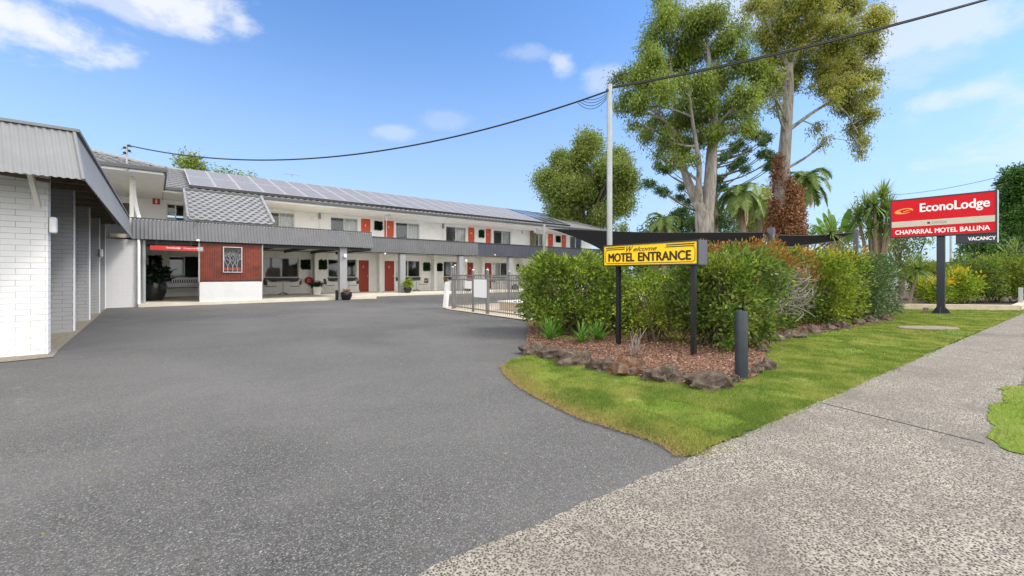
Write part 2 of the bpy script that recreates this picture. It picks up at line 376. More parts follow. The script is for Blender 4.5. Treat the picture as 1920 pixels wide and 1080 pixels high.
M['pine'] = leafmat('araucaria_needles', (0.030, 0.075, 0.021), (0.060, 0.127, 0.030), (0.135, 0.203, 0.051), (0.051, 0.101, 0.025), .15)
M['palm'] = leafmat('palm_leaflets', (0.070, 0.126, 0.028), (0.154, 0.238, 0.056), (0.308, 0.378, 0.098), (0.196, 0.280, 0.070), .3, 1.5)
M['darktree'] = leafmat('dark_tree_leaves', (0.032, 0.080, 0.019), (0.072, 0.136, 0.029), (0.144, 0.224, 0.048), (0.080, 0.160, 0.032), .25, .5)
M['strap'] = leafmat('strap_leaves', (0.052, 0.143, 0.019), (0.104, 0.247, 0.033), (0.208, 0.390, 0.065), (0.130, 0.260, 0.039), .3, 4)
M['vine'] = leafmat('dead_vine_leaves', (0.100, 0.045, 0.020), (0.260, 0.120, 0.055), (0.420, 0.240, 0.130), (0.300, 0.130, 0.060), .15, 1.5)
M['conifer'] = leafmat('conifer_leaves', (.012, .045, .008), (.035, .10, .014), (.09, .18, .025), (.05, .13, .016), .15, .8)
M['artgreen'] = leafmat('artificial_leaves', (0.006, 0.030, 0.008), (0.012, 0.060, 0.014), (0.030, 0.100, 0.025), (0.010, 0.050, 0.012), .1, 4)
M['artdark'] = leafmat('dark_artificial_leaves', (0.004, 0.012, 0.006), (0.008, 0.025, 0.010), (0.020, 0.050, 0.020), (0.006, 0.020, 0.008), .1, 4)
# barks and rock
t = NT('smooth_gum_bark'); x = t.xyz()
mp = t.n.new('ShaderNodeMapping'); mp.inputs['Scale'].default_value = (1, 1, .22); t.l.new(t.c.outputs['Object'], mp.inputs[0])
c = t.ramp(t.noise(5, 6, .65, vec=mp.outputs[0], dist=.6), [(.3, (.10, .08, .068)), (.42, (.21, .185, .165)), (.55, (.31, .285, .265)), (.66, (.37, .345, .325)), (.76, (.17, .12, .09))])
t.color(c); t.set('Roughness', .8); t.bump(t.noise(9, 6, .7, vec=mp.outputs[0]), .9, .12); M['gumbark'] = t.m
M['bark'] = pm('grey_brown_bark', (.16, .13, .1), .9, .3, 8, bump=.6, bscale=20)
t = NT('lichened_basalt')
c = t.ramp(t.noise(9, 8, .7), [(.3, (.05, .036, .026)), (.5, (.15, .115, .09)), (.68, (.27, .225, .19)), (.8, (.17, .09, .05))])
c = t.mix(t.ramp(t.noise(22, 5, .7), [(.6, 0), (.7, .7)]), c, (.30, .28, .24)); t.color(c); t.set('Roughness', .95); t.set('Specular IOR Level', .1); t.bump(t.noise(18, 8, .8), 1, .06); M['rock'] = t.m
t = NT('rusty_stained_rock'); c = t.ramp(t.noise(9, 8, .7), [(.35, (.05, .035, .025)), (.5, (.14, .062, .024)), (.58, (.15, .115, .09)), (.75, (.20, .15, .115))]); t.color(c); t.set('Roughness', .9); t.bump(t.noise(14, 8, .75), .9, .04); M['rustrock'] = t.m
# roof tiles and solar glass
t = NT('grey_roof_tile'); c = t.ramp(t.noise(6, 5, .7), [(.3, (.17, .172, .18)), (.7, (.29, .292, .305))]); t.color(c); t.set('Roughness', .6); M['tile'] = t.m
M['tile_far'] = M['tile']
t = NT('sky_reflection_solar_glass'); x = t.xyz()
t.color(t.ramp(t.noise(4, 2), [(.3, (.17, .168, .185)), (.7, (.205, .20, .22))])); t.set('Roughness', .55); t.set('Specular IOR Level', .35); M['solar'] = t.m  # grey of the reflected sky painted into the glass colour
t = NT('dark_reflection_solar_glass'); t.color(t.ramp(t.noise(4, 2), [(.3, (.02, .028, .06)), (.7, (.03, .04, .08))])); t.set('Roughness', .22); M['solar_dark'] = t.m  # end panels: their darker reflection painted into the glass colour

def text(body, mat, parent, p0, width, height, xdir, normal, depth=.006, bold=0.0, shear=0.0, name='lettering'):
    cu = bpy.data.curves.new('tmp_text', 'FONT'); cu.body = body; cu.size = 1; cu.extrude = 0; cu.offset = 0; cu.shear = shear; cu.resolution_u = 6
    ob = bpy.data.objects.new('tmp_text', cu); COL.objects.link(ob)
    dg = bpy.context.evaluated_depsgraph_get(); dg.update()
    me = bpy.data.meshes.new_from_object(ob.evaluated_get(dg))
    bpy.data.objects.remove(ob); bpy.data.curves.remove(cu)
    co = np.array([v.co[:] for v in me.vertices]); x0, x1 = co[:, 0].min(), co[:, 0].max(); y0, y1 = co[:, 1].min(), co[:, 1].max()
    fs = [tuple(p.vertices) for p in me.polygons]
    xd = Vector(xdir); nn = Vector(normal); p0 = Vector(p0); n = len(co)
    vs = []
    for d in (depth, 0):
        for c in co:
            vs.append(p0 + xd * ((c[0] - x0) / (x1 - x0) * width) + Vector((0, 0, 1)) * ((c[1] - y0) / (y1 - y0) * height) + nn * d)
    ec = {}
    for f in fs:
        for i in range(len(f)):
            e = (f[i], f[(i + 1) % len(f)]); ec[tuple(sorted(e))] = ec.get(tuple(sorted(e)), []) + [e]
    side = [(e[0][1], e[0][0], e[0][0] + n, e[0][1] + n) for e in ec.values() if len(e) == 1]
    bpy.data.meshes.remove(me)
    b = MB(); b.add(vs, fs + side)
    if bold:
        for k, (du, dz) in enumerate(((1, 0), (.5, .7), (.5, -.7))):
            sh = xd * (du * bold * height) + Vector((0, 0, dz * bold * height * .5)) + nn * (.0004 * (k + 1))
            b.add([Vector(v) + sh for v in vs], fs + side)
    return b.build(name, mat, parent)

def npmesh(name, V, nper, mat, parent=None, smooth=False):
    """V: (k*nper,3) vertices, one n-gon per nper vertices"""
    org = Vector((0, 0, 0))
    if parent is not None:
        p = parent
        while p is not None: org += p.location; p = p.parent
    else: org = Vector(V.mean(0)); org.z = V[:, 2].min()
    V = V - np.array(org[:]); k = len(V) // nper
    me = bpy.data.meshes.new(name); me.vertices.add(len(V)); me.vertices.foreach_set('co', V.astype(np.float32).ravel())
    me.loops.add(k * nper); me.loops.foreach_set('vertex_index', np.arange(k * nper, dtype=np.int32))
    me.polygons.add(k); me.polygons.foreach_set('loop_start', np.arange(0, k * nper, nper, dtype=np.int32))
    me.update(calc_edges=True); me.materials.append(mat)
    o = bpy.data.objects.new(name, me); COL.objects.link(o)
    if parent is not None: o.parent = parent
    else: o.location = org
    return o
def unit(a): return a / np.maximum(1e-9, np.linalg.norm(a, axis=1, keepdims=True))
def leaves(rng, P, d, L, W):
    """diamond leaves with base P, direction d"""
    n = len(P); d = unit(d); r = unit(np.cross(d, rng.normal(size=(n, 3)))); nn = np.cross(d, r)
    L = (L * rng.uniform(.7, 1.3, (n, 1))); W = (W * rng.uniform(.7, 1.25, (n, 1)))
    V = np.empty((n, 4, 3)); V[:, 0] = P; V[:, 1] = P + d * L * .45 + r * W * .5 + nn * L * .08
    V[:, 2] = P + d * L; V[:, 3] = P + d * L * .45 - r * W * .5 + nn * L * .08
    return V.reshape(-1, 3)
def crown_leaves(rng, clumps, dens, L, W, k=9, spread=.18, droop=.3, shell=.45):
    """clumps: (centre, radii); twigs fill each clump, k leaves round every twig"""
    Ps, ds = [], []
    for c, r in clumps:
        c = np.array(c); r = np.array(r if hasattr(r, '__len__') else (r, r, r), float)
        nt = max(3, int(dens * (r[0] * r[2] + r[0] * r[1] + r[1] * r[2]) / 3 * 4))
        dr = unit(rng.normal(size=(nt, 3))); rad = (shell + (1 - shell) * rng.random((nt, 1))) * (1 + .22 * rng.normal(size=(nt, 1)) * .6)
        T = c + dr * rad * r
        P = np.repeat(T, k, 0) + rng.normal(size=(nt * k, 3)) * spread
        d = np.repeat(dr, k, 0) * .5 + rng.normal(size=(nt * k, 3)) * .8; d[:, 2] -= droop
        Ps.append(P); ds.append(d)
    return leaves(rng, np.concatenate(Ps), np.concatenate(ds), L, W)
def limb(mb, a, b, r0, r1, rnd, bend=.12, n=6, sides=7):
    a, b = Vector(a), Vector(b); L = (b - a).length; pts = []; rr = []
    o1 = Vector([rnd.uniform(-1, 1) for _ in range(3)]) * L * bend
    for i in range(n + 1):
        t = i / n; pts.append(a.lerp(b, t) + o1 * math.sin(math.pi * t)); rr.append(r0 + (r1 - r0) * t)
    mb.tube(pts, rr, sides)
    return pts

# ------------------------------------------------------------------ ground
def sheet(name, pts, z, mat, sub=0):
    mb = MB(); mb.add([(p[0], p[1], z) for p in pts], [tuple(range(len(pts)))])
    me_o = mb.build(name, mat); return struct(me_o)
sheet('ground', [(-900, -900), (900, -900), (900, 900), (-900, 900)], -.02, M['fargrass'])
sheet('asphalt_yard', [(-30, -6), (9.5, -6), (9.5, 9), (60, 22), (60, 26), (-30, 26)], 0, M['asphalt'])
def rough(P, a1=.02, a2=.012, step=.06, R0=7):
    out = []
    for i in range(len(P)):
        a, b = Vector(P[i][:2]), Vector(P[(i + 1) % len(P)][:2]); L_ = (b - a).length; nn = Vector(((b - a).y, -(b - a).x)).normalized()
        k = int(L_ / step) if L_ < 40 else 1
        for j in range(max(1, k)):
            q = a.lerp(b, j / max(1, k)); near = 1 if q.length < R0 * 1.6 and j else 0
            out.append(q + nn * near * (noise.noise(Vector((q.x * 2.5, q.y * 2.5, 1))) * a1 * 2 + noise.noise(Vector((q.x * 17, q.y * 17, 3))) * a2 * 2))
    return out
PATH = [(-6, 1.86), (.83, 1.58), (2.71, 1.47), (9.5, 1.08), (19.57, .47), (40, -.8), (40, -2.1), (7.7, .12), (5.6, .27), (4.85, .22), (4.6, .1), (4.45, -.4), (4.4, -6), (-6, -6)]
sheet('footpath', rough(PATH, .015, .012), .008, M['aggregate'])
mb = MB(); a, b = G(1540, 757), G(1846, 834)
mb.beam((a.x, a.y, .009), (b.x, b.y, .009), .012, .004); struct(mb.build('footpath_joint', M['dark']))
LAWN = [G(*p) for p in [(1290, 858), (1262, 838), (1225, 822), (1160, 803), (1100, 785), (1040, 757), (990, 730), (960, 707), (948, 688), (962, 674), (1000, 668)]] + \
       [Vector((6, 6)), Vector((9, 5.5)), Vector((20, 4.4)), Vector((23, 1.2)), Vector((24.2, .2)), Vector((19.57, .47)), Vector((9.5, 1.08)), Vector((4.9, 1.33))]
_R = random.Random(9); _L = []
for i in range(len(LAWN)):
    a, b = Vector(LAWN[i][:2]), Vector(LAWN[(i + 1) % len(LAWN)][:2]); L_ = (b - a).length; k_ = max(1, int(L_ / .07)) if (a - Vector((5, 3))).length < 9 else 1
    nn_ = Vector(((b - a).y, -(b - a).x)).normalized()
    for j in range(k_):
        q = a.lerp(b, j / k_); _L.append(q + nn_ * ((noise.noise(Vector((q.x * 3, q.y * 3, 0))) * .09 + noise.noise(Vector((q.x * 14, q.y * 14, 3))) * .05 + _R.uniform(-.012, .012)) if i < 10 else noise.noise(Vector((q.x * 9, q.y * 9, 0))) * .03))
LAWN = _L
sheet('lawn', LAWN, .012, M['lawn'])
VERGE = [(4.45, .14), (4.85, .26), (5.6, .31), (7.7, .16), (40, -2.05), (40, -5), (4.45, -5)]
VERGE = [(p.x, p.y) for p in rough(VERGE, .05, .03)]
sheet('verge', VERGE, .014, M['lawn'])
BED = [G(*p) for p in [(985, 660), (1010, 668), (1060, 676), (1110, 690), (1170, 702), (1230, 715), (1290, 722), (1350, 722), (1410, 712), (1440, 695), (1432, 660), (1450, 640), (1490, 632), (1560, 622), (1620, 611), (1680, 600)]] + \
      [Vector((17, 3.2)), Vector((17, 7)), Vector((9, 9)), Vector((7.3, 8.3)), Vector((6.2, 7.0))]
sheet('mulch_bed', BED, .03, M['mulch'])
sheet('pool_paving', [(7.45, 8.3), (7.6, 10.5), (7.8, 13.1), (8.2, 14.0), (19, 15.6), (24, 15.6), (24, 8)], .025, M['coping'])
sheet('soil_strip', [(-1.12, 9.1), (-1.16, 10), (-1.27, 21.2), (-1.75, 21.2), (-1.75, 9.6), (-12, 9.5), (-12, 8.3), (-2.4, 8.85)], .01, M['pebble'])
sheet('garden_bed', [(20.6, 4.2), (24.6, .75), (40, -.3), (48, 12), (25, 12)], .05, M['soil'])
sheet('far_road', [(40, -30), (48, -30), (70, 40), (62, 40)], .01, M['asphalt'])

# grass blades: one mass
rng = np.random.default_rng(7)
def inpoly(P, poly):
    x, y = P[:, 0], P[:, 1]; c = np.zeros(len(P), bool); n = len(poly); j = n - 1
    for i in range(n):
        xi, yi, xj, yj = poly[i][0], poly[i][1], poly[j][0], poly[j][1]
        c ^= ((yi > y) != (yj > y)) & (x < (xj - xi) * (y - yi) / (yj - yi + 1e-12) + xi); j = i
    return c
def distpoly(P, poly):
    d = np.full(len(P), 1e9); n = len(poly)
    for i in range(n):
        a = np.array(poly[i][:2]); b = np.array(poly[(i + 1) % n][:2]); ab = b - a
        t = np.clip(((P - a) @ ab) / (ab @ ab), 0, 1); d = np.minimum(d, np.linalg.norm(P - a - t[:, None] * ab, axis=1))
    return d
def scatter(poly, n, holes=(), fall=3.5, power=1.5):
    poly = [(p[0], p[1]) for p in poly]; a = np.array(poly); out = []; tot = 0
    while tot < n:
        P = rng.uniform(a.min(0), a.max(0), (n, 2)); keep = inpoly(P, poly)
        for h in holes: keep &= ~inpoly(P, [(p[0], p[1]) for p in h])
        D = np.linalg.norm(P, axis=1); keep &= rng.random(n) < (fall / np.maximum(fall, D)) ** power
        P = P[keep]; out.append(P); tot += len(P)
    return np.concatenate(out)[:n]
def blades(P, h, w, lean=.5):
    n = len(P); d = np.column_stack([rng.normal(0, lean, n), rng.normal(0, lean, n), np.ones(n)]); d = unit(d)
    side = unit(np.cross(d, rng.normal(size=(n, 3)))); D = np.linalg.norm(P, axis=1)[:, None]
    w = w * np.maximum(1, D / 5); hh = h * rng.uniform(.5, 1.3, (n, 1)) * np.maximum(1, D / 14)
    B = np.column_stack([P, np.full(n, .012)]); V = np.empty((n, 3, 3))
    V[:, 0] = B - side * w / 2; V[:, 1] = B + side * w / 2; V[:, 2] = B + d * hh
    return V.reshape(-1, 3)
Pg = scatter(LAWN, 190000, holes=[BED])
_nz = np.array([noise.noise(Vector((a * 1.3, b * 1.3, 0))) + .7 * noise.noise(Vector((a * 4.5, b * 4.5, 5))) for a, b in Pg])
Pg = Pg[rng.random(len(Pg)) > np.clip((_nz - .12) * 2.2, 0, .78)]
# tufts stray a little over the edges
edge = scatter([(p[0], p[1]) for p in LAWN], 60000, holes=[BED], fall=4); dd = distpoly(edge, [(p[0], p[1]) for p in LAWN])
Pe = edge[dd < .10]; Pe = Pe + rng.normal(0, .05, Pe.shape)
o = npmesh('grass', np.concatenate([blades(Pg, .026, .006), blades(Pe, .026, .007, .9)]), 3, M['grassblade']); o['kind'] = 'stuff'
Pv = scatter(VERGE, 26000); o = npmesh('verge_grass', blades(Pv, .05, .006), 3, M['grassblade']); o['kind'] = 'stuff'
# dry worn grass along the driveway edge
drive = [tuple(G(*p)) for p in [(1290, 858), (1262, 838), (1225, 822), (1160, 803), (1100, 785), (1040, 757), (990, 730), (960, 707), (948, 688)]]
Pd = []
for i in range(len(drive) - 1):
    a, b = np.array(drive[i]), np.array(drive[i + 1]); m = int(np.linalg.norm(b - a) * 3600)
    t = rng.random((m, 1)); nrm = np.array([-(b - a)[1], (b - a)[0]]); nrm /= np.linalg.norm(nrm)
    Pd.append(a + (b - a) * t + nrm * (-.03 + np.abs(rng.normal(0, .15, (m, 1))) - .05) * (1 if np.dot(nrm, np.array([5, 2.4]) - a) > 0 else -1))
o = npmesh('dry_grass', blades(np.concatenate(Pd), .03, .006, .9), 3, M['drygrass']); o['kind'] = 'stuff'
# mulch chips
Pm = scatter(BED, 42000, fall=5)
Dm = np.linalg.norm(Pm, axis=1)[:, None]
d = rng.normal(size=(len(Pm), 3)); d[:, 2] *= .35
V = leaves(rng, np.column_stack([Pm, rng.uniform(.032, .06, len(Pm))]), d, .034, .013)
o = npmesh('bark_mulch_chips', V, 4, M['chips']); o['kind'] = 'stuff'
# fallen leaves and light stones on the asphalt
n = 520; Pq = rng.uniform((-3, 1.5), (8, 16), (n, 2)); Pq = Pq[~inpoly(Pq, [(p[0], p[1]) for p in LAWN])]
Pq = Pq[~inpoly(Pq, [(p[0], p[1]) for p in PATH])]; Pq = Pq[Pq[:, 0] > -.9]
V = leaves(rng, np.column_stack([Pq, np.full(len(Pq), .006)]), np.column_stack([rng.normal(size=(len(Pq), 2)), np.full(len(Pq), .08)]), .022, .012)
o = npmesh('leaf_litter', V, 4, M['drygrass']); o['kind'] = 'stuff'

# ------------------------------------------------------------------ motel building
TW, TF1, TF2 = 27.3, 21.3, 24.3
bld = thing('motel_building', 'long white two-storey motel with grey corrugated balcony front, red doors and tiled roof', 'building', (14, 24, 0))
def holed_wall(mb, x0, x1, z0, z1, y, th, holes):
    xs = sorted({x0, x1, *[h[0] for h in holes], *[h[1] for h in holes]}); zs = sorted({z0, z1, *[h[2] for h in holes], *[h[3] for h in holes]})
    def inh(x, z): return any(h[0] < x < h[1] and h[2] < z < h[3] for h in holes)
    for i in range(len(xs) - 1):
        for j in range(len(zs) - 1):
            a, b, c, d = xs[i], xs[i + 1], zs[j], zs[j + 1]
            if not inh((a + b) / 2, (c + d) / 2):
                mb.quad((a, y, c), (b, y, c), (b, y, d), (a, y, d)); mb.quad((b, y + th, c), (a, y + th, c), (a, y + th, d), (b, y + th, d))
    for a, b, c, d in holes:
        mb.quad((a, y, c), (a, y + th, c), (a, y + th, d), (a, y, d)); mb.quad((b, y + th, c), (b, y, c), (b, y, d), (b, y + th, d))
        mb.quad((a, y, d), (a, y + th, d), (b, y + th, d), (b, y, d)); mb.quad((a, y + th, c), (a, y, c), (b, y, c), (b, y + th, c))
def pxhole(p0, p1, ytop, ybot, T=TW):
    a, b = S(p0, T), S(p1, T); m = (p0 + p1) / 2
    return [a, b, Z(m, ybot, T), Z(m, ytop, T)]
LOW_WIN = [(496, 560.5, 482.5, 521, 'd'), (615, 669, 486, 520, 'd'), (742, 788, 488, 521, 'm'), (832, 861.5, 491.5, 522, 'd'), (923.5, 954, 493.5, 521, 'm'), (316, 374, 478, 518, 'd'), (1010, 1040, 496, 521, 'm'), (1062, 1088, 498, 521, 'm')]
LOW_DOOR = [(671, 693, 486.3, '2'), (719.5, 740.7, 487, '3'), (875, 888.5, 491.3, '4'), (908, 922.7, 492.3, '5'), (1046, 1056, 497, '6')]
UP_WIN = [(495, 552, 394, 'c'), (620, 671, 403, 'm'), (742.5, 786.7, 414, 'm'), (836.5, 874, 422, 'm'), (925.8, 958.6, 429, 'm'), (1003, 1019, 435.5, 'm'), (1069, 1091, 440, 'm'), (312, 346, 378, 'd')]
UP_DOOR = [(675.3, 696.3, 408, '8'), (719, 740, 410.5, '9'), (876.5, 891, 424.5, '10'), (909.7, 921.5, 427.3, '11'), (1026.6, 1038, 436.5, '12'), (1052, 1062.5, 438.5, '14')]
FZ, UZ = .12, 2.74
lowh, uph = [], []
for w in LOW_WIN:
    h = pxhole(*w[:4]); h[2], h[3] = 1.03, 2.16; lowh.append(h)
for d in LOW_DOOR: lowh.append([S(d[0], TW), S(d[1], TW), FZ, 2.16])
for w in UP_WIN: uph.append([S(w[0], TW), S(w[1], TW), 3.35 if w[-1] != 'd' else 3.4, 4.70])
for d in UP_DOOR: uph.append([S(d[0], TW), S(d[1], TW), UZ, 4.80])
mb = MB(); holed_wall(mb, -1.3, 32.2, FZ, 2.52, TW, .2, lowh); mb.build('wall', M['pale_wall'], bld)
mb = MB(); holed_wall(mb, -6.4, 32.2, 2.72, 4.86, TW, .2, uph); mb.build('wall', M['white'], bld)
mb = MB(); mb.box(-6.4, 32.2, 35.4, 35.6, 0, 4.86); mb.box(-6.4, -6.2, 21.6, 35.4, 0, 4.86); mb.box(32.0, 32.2, 27.5, 35.4, 0, 4.86); mb.build('wall', M['white'], bld)
for k, sx in enumerate([3.4, 11.2, 15.1, 19.2, 23.2, 27.2]):
    MB().box(sx, sx + .12, TW + .21, 35.39, FZ + .01, 2.5).build('partition', M['cream'], bld); MB().box(sx, sx + .12, TW + .21, 35.39, 2.75, 4.84).build('partition', M['cream'], bld)
MB().box(-6.3, 32.1, TW + .2, 35.4, 2.53, 2.71).build('floor_slab', M['grey'], bld)
# party-wall fins on the veranda
for fx in (7.24, 11.12, 15.05, 19.12, 23.1, 27.1):
    MB().box(fx, fx + .2, TW - .5, TW - .003, FZ, 2.515).build('fin_wall', M['pale_wall'], bld)
# reception block at the left end
mb = MB(); mb.box(-6.2, -.36, TF1 + .02, 27.2, 0, 2.5); mb.build('end_block', M['brick_white_fine'], bld)
MB().tube([(-.42, TF1 - .06, .1), (-.42, TF1 - .06, 2.5)], .045, 10).build('downpipe', M['white'], bld, smooth=True)
MB().tube([(-.27, TF1 + .1, .1), (-.27, TF1 + .1, 2.5)], .06, 10).build('downpipe', M['galv'], bld, smooth=True)
# veranda slab
mb = MB(); mb.add([(x, y, z) for z in (.0, FZ) for x, y in ((-.42, 21.15), (8.7, 21.35), (8.75, 23.3), (32, 23.3), (32, TW), (-.42, TW))],
                  [(0, 5, 4, 3, 2, 1), (6, 7, 8, 9, 10, 11)] + [(i, (i + 1) % 6, 6 + (i + 1) % 6, 6 + i) for i in range(6)])
mb.build('veranda_slab', M['slab'], bld)
# posts
for px, T, w in ((637.5, 21.35, .34), (750.5, 24.32, .34), (861.5, 24.32, .34), (955, 24.32, .34), (1034, 24.32, .34)):
    sx = S(px, T); MB().box(sx, sx + w, T, T + w, FZ, 2.52).build('column', M['column'], bld, bevel=.01)
for px, py in ((646.5, 480), (873, 489)):
    T = 21.33 if px < 700 else 24.3; sx, zz = S(px, T), Z(px, py, T); mb = MB()
    mb.lathe((sx, T - .06, zz - .1), [(.02, 0), (.075, .03), (.085, .1), (.06, .17), (.02, .2)], 12); mb.build('wall_lamp', M['plasticwhite'], bld, smooth=True)
# decks
mb = MB(); mb.box(-1.2, 8.42, TF1 + .12, TW - .002, 2.56, 2.70); mb.build('balcony_deck', M['slab'], bld)
mb = MB(); mb.box(8.43, 31.9, TF2 + .12, TW - .002, 2.54, 2.70); mb.build('balcony_deck', M['white'], bld)
mb = MB()
for sx in np.arange(0, 8.4, 1.4): mb.box(sx, sx + .06, TF1 + .15, TW - .51, 2.40, 2.555)
mb.box(-.3, 8.40, TF1 + .14, TF1 + .24, 2.38, 2.555)
mb.build('deck_joist', M['dark'], bld)
# corrugated faces
def corrugated(name, a0, b0, a1, b1, pitch, amp, nrm, mat, parent, seg=6, th=.0):
    """strip whose lower edge runs a0->b0 and upper edge a1->b1"""
    a0, b0, a1, b1, nrm = map(Vector, (a0, b0, a1, b1, nrm)); L = (b0 - a0).length; n = int(L / pitch * seg); vs = []; fs = []
    prof = [0, .35, 1, 1, .35, 0] if seg == 6 else None
    for i in range(n + 1):
        t = i / n; k = prof[i % 6] * amp
        vs.append(a0.lerp(b0, t) + nrm * k); vs.append(a1.lerp(b1, t) + nrm * k)
    for i in range(n): fs.append((2 * i, 2 * i + 2, 2 * i + 3, 2 * i + 1))
    m = MB().add(vs, fs); return m.build(name, mat, parent, smooth=True)
corrugated('balcony_cladding', (-.62, TF1 - .12, 2.52), (8.52, TF1 - .12, 2.52), (-.62, TF1 + .06, 3.29), (8.42, TF1 + .06, 3.29), .115, .028, (0, -1, 0), M['greymetal'], bld)
MB().box(-.62, 8.42, TF1 + .05, TF1 + .12, 2.55, 3.28).build('balcony_rail', M['white'], bld)
MB().box(-.65, 8.45, TF1 + .015, TF1 + .13, 3.292, 3.325).build('balcony_cap', M['gutter'], bld)
corrugated('balcony_cladding', (8.50, TF1 - .1, 2.53), (8.50, TF2, 2.53), (8.43, TF1 + .06, 3.29), (8.43, TF2, 3.29), .115, .02, (1, 0, 0), M['greymetal'], bld)
MB().box(8.0, 8.49, TF1 - .02, TF2 - .1, 2.50, 2.53).build('canopy_edge', M['grey'], bld)
corrugated('balcony_cladding', (8.52, TF2 - .04, 2.50), (17.0, TF2 - .04, 2.50), (8.52, TF2 + .04, 3.36), (17.0, TF2 + .04, 3.36), .125, .03, (0, -1, 0), M['greymetal'], bld)
corrugated('balcony_cladding', (17.0, TF2 - .04, 2.50), (31.9, TF2 - .04, 2.50), (17.0, TF2 + .04, 3.36), (31.9, TF2 + .04, 3.36), .14, .03, (0, -1, 0), M['greymetal_dark'], bld)
MB().box(8.52, 31.9, TF2 + .05, TF2 + .12, 2.53, 3.35).build('balcony_rail', M['white'], bld)
MB().box(8.5, 31.95, TF2 - .02, TF2 + .14, 3.362, 3.39).build('balcony_cap', M['gutter'], bld)
MB().box(8.5, 31.95, TF2 - .02, TF2 + .11, 2.44, 2.495).build('edge_beam', M['dark'], bld)
# soffit, eaves, gutter
EZ = 4.86
MB().box(.36, 31.2, 24.62, TW + .2, EZ, EZ + .05).build('soffit', M['soffit'], bld)
MB().box(-6.6, .34, 20.52, TW + .2, EZ + .003, EZ + .053).build('soffit', M['soffit'], bld)
MB().box(.30, 31.25, 24.54, 24.62, EZ - .02, EZ + .1).build('eave_board', M['white'], bld)
MB().box(-6.6, .30, 20.44, 20.52, EZ - .01, EZ + .1).build('eave_board', M['white'], bld)
MB().box(.30, 31.3, 24.40, 24.535, EZ + .07, EZ + .2).build('gutter', M['gutter'], bld, bevel=.01)
MB().box(-6.6, .38, 20.30, 20.435, EZ + .07, EZ + .2).build('gutter', M['gutter'], bld, bevel=.01)
MB().box(.30, .40, 20.44, 24.38, EZ + .01, EZ + .19).build('gutter', M['gutter'], bld)
# tiled roofs
def tiles(name, e0, e1, r0, r1, mat, parent, course=.33, wave=.30):
    e0, e1, r0, r1 = map(Vector, (e0, e1, r0, r1)); u = (e1 - e0).normalized(); nrm = (e1 - e0).cross(r0 - e0).normalized()
    if nrm.z < 0: nrm = -nrm
    vdir = nrm.cross(u).normalized()
    if vdir.z < 0: vdir = -vdir
    H = (r0 - e0).dot(vdir); k = int(round(H / course)); mb = MB()
    for j in range(k):
        v0, v1 = H * j / k, H * (j + 1) / k; vm = (v0 + .3 * (v1 - v0)) / H
        lo = (e0 * (1 - vm) + r0 * vm - e0).dot(u); hi = (e1 * (1 - vm) + r1 * vm - e0).dot(u)
        i0, i1 = math.ceil(lo / (wave / 6)), math.floor(hi / (wave / 6)); vs = []; fs = []
        for i in range(i0, i1 + 1):
            uu = i * wave / 6; w = .026 * (math.cos(2 * math.pi * (i + 3 * (j % 2)) / 6) ** 1)
            base = e0 + u * uu
            vs += [base + vdir * (v0 - .02) + nrm * (.005), base + vdir * (v0 - .02) + nrm * (.045 + w), base + vdir * v1 + nrm * (.006 + w * .9)]
        n = i1 - i0
        for i in range(n): fs += [(3 * i, 3 * i + 3, 3 * i + 4, 3 * i + 1), (3 * i + 1, 3 * i + 4, 3 * i + 5, 3 * i + 2)]
        mb.add(vs, fs)
    return mb.build(name, mat, parent)
RZ, ET, EZT, RT = 6.90, 24.45, 5.05, 30.0
rf = thing('x', 'x', 'x'); bpy.data.objects.remove(rf)
roof = MB().add([(-6.6, ET, EZT - .03), (31.25, ET, EZT - .03), (27.7, RT, RZ - .03), (-6.6, RT, RZ - .03), (-6.6, 35.8, EZT - .03), (31.25, 35.8, EZT - .03)],
                [(0, 1, 2, 3), (3, 2, 5, 4), (1, 5, 2), (0, 4, 5, 1)]).build('roof', M['tile'], bld)
tiles('tile_slope', (-6.6, ET, EZT), (31.25, ET, EZT), (-6.6, RT, RZ), (27.7, RT, RZ), M['tile'], roof)
MB().tube([(-6.6, RT, RZ + .03), (27.7, RT, RZ + .03)], .085, 8).build('ridge_cap', M['tile'], roof)
MB().tube([(31.25, ET, EZT + .03), (27.7, RT, RZ + .05)], .085, 8).build('hip_cap', M['tile'], roof)
pr = MB().add([(.36, 20.36, EZT - .03), (-6.5, 20.36, EZT - .03), (-3.07, 23.8, 6.19), (-3.07, 30, 6.19), (.36, 26, EZT - .03), (-6.5, 26, EZT - .03)],
              [(0, 2, 1), (0, 4, 3, 2), (1, 2, 3, 5)]).build('porch_roof', M['tile'], bld)
tiles('tile_slope', (-6.5, 20.36, EZT), (.36, 20.36, EZT), (-3.0, 23.8, 6.22), (-3.14, 23.8, 6.22), M['tile'], pr)
MB().tube([(.36, 20.36, EZT + .03), (-3.07, 23.8, 6.25)], .08, 8).build('hip_cap', M['tile'], pr)
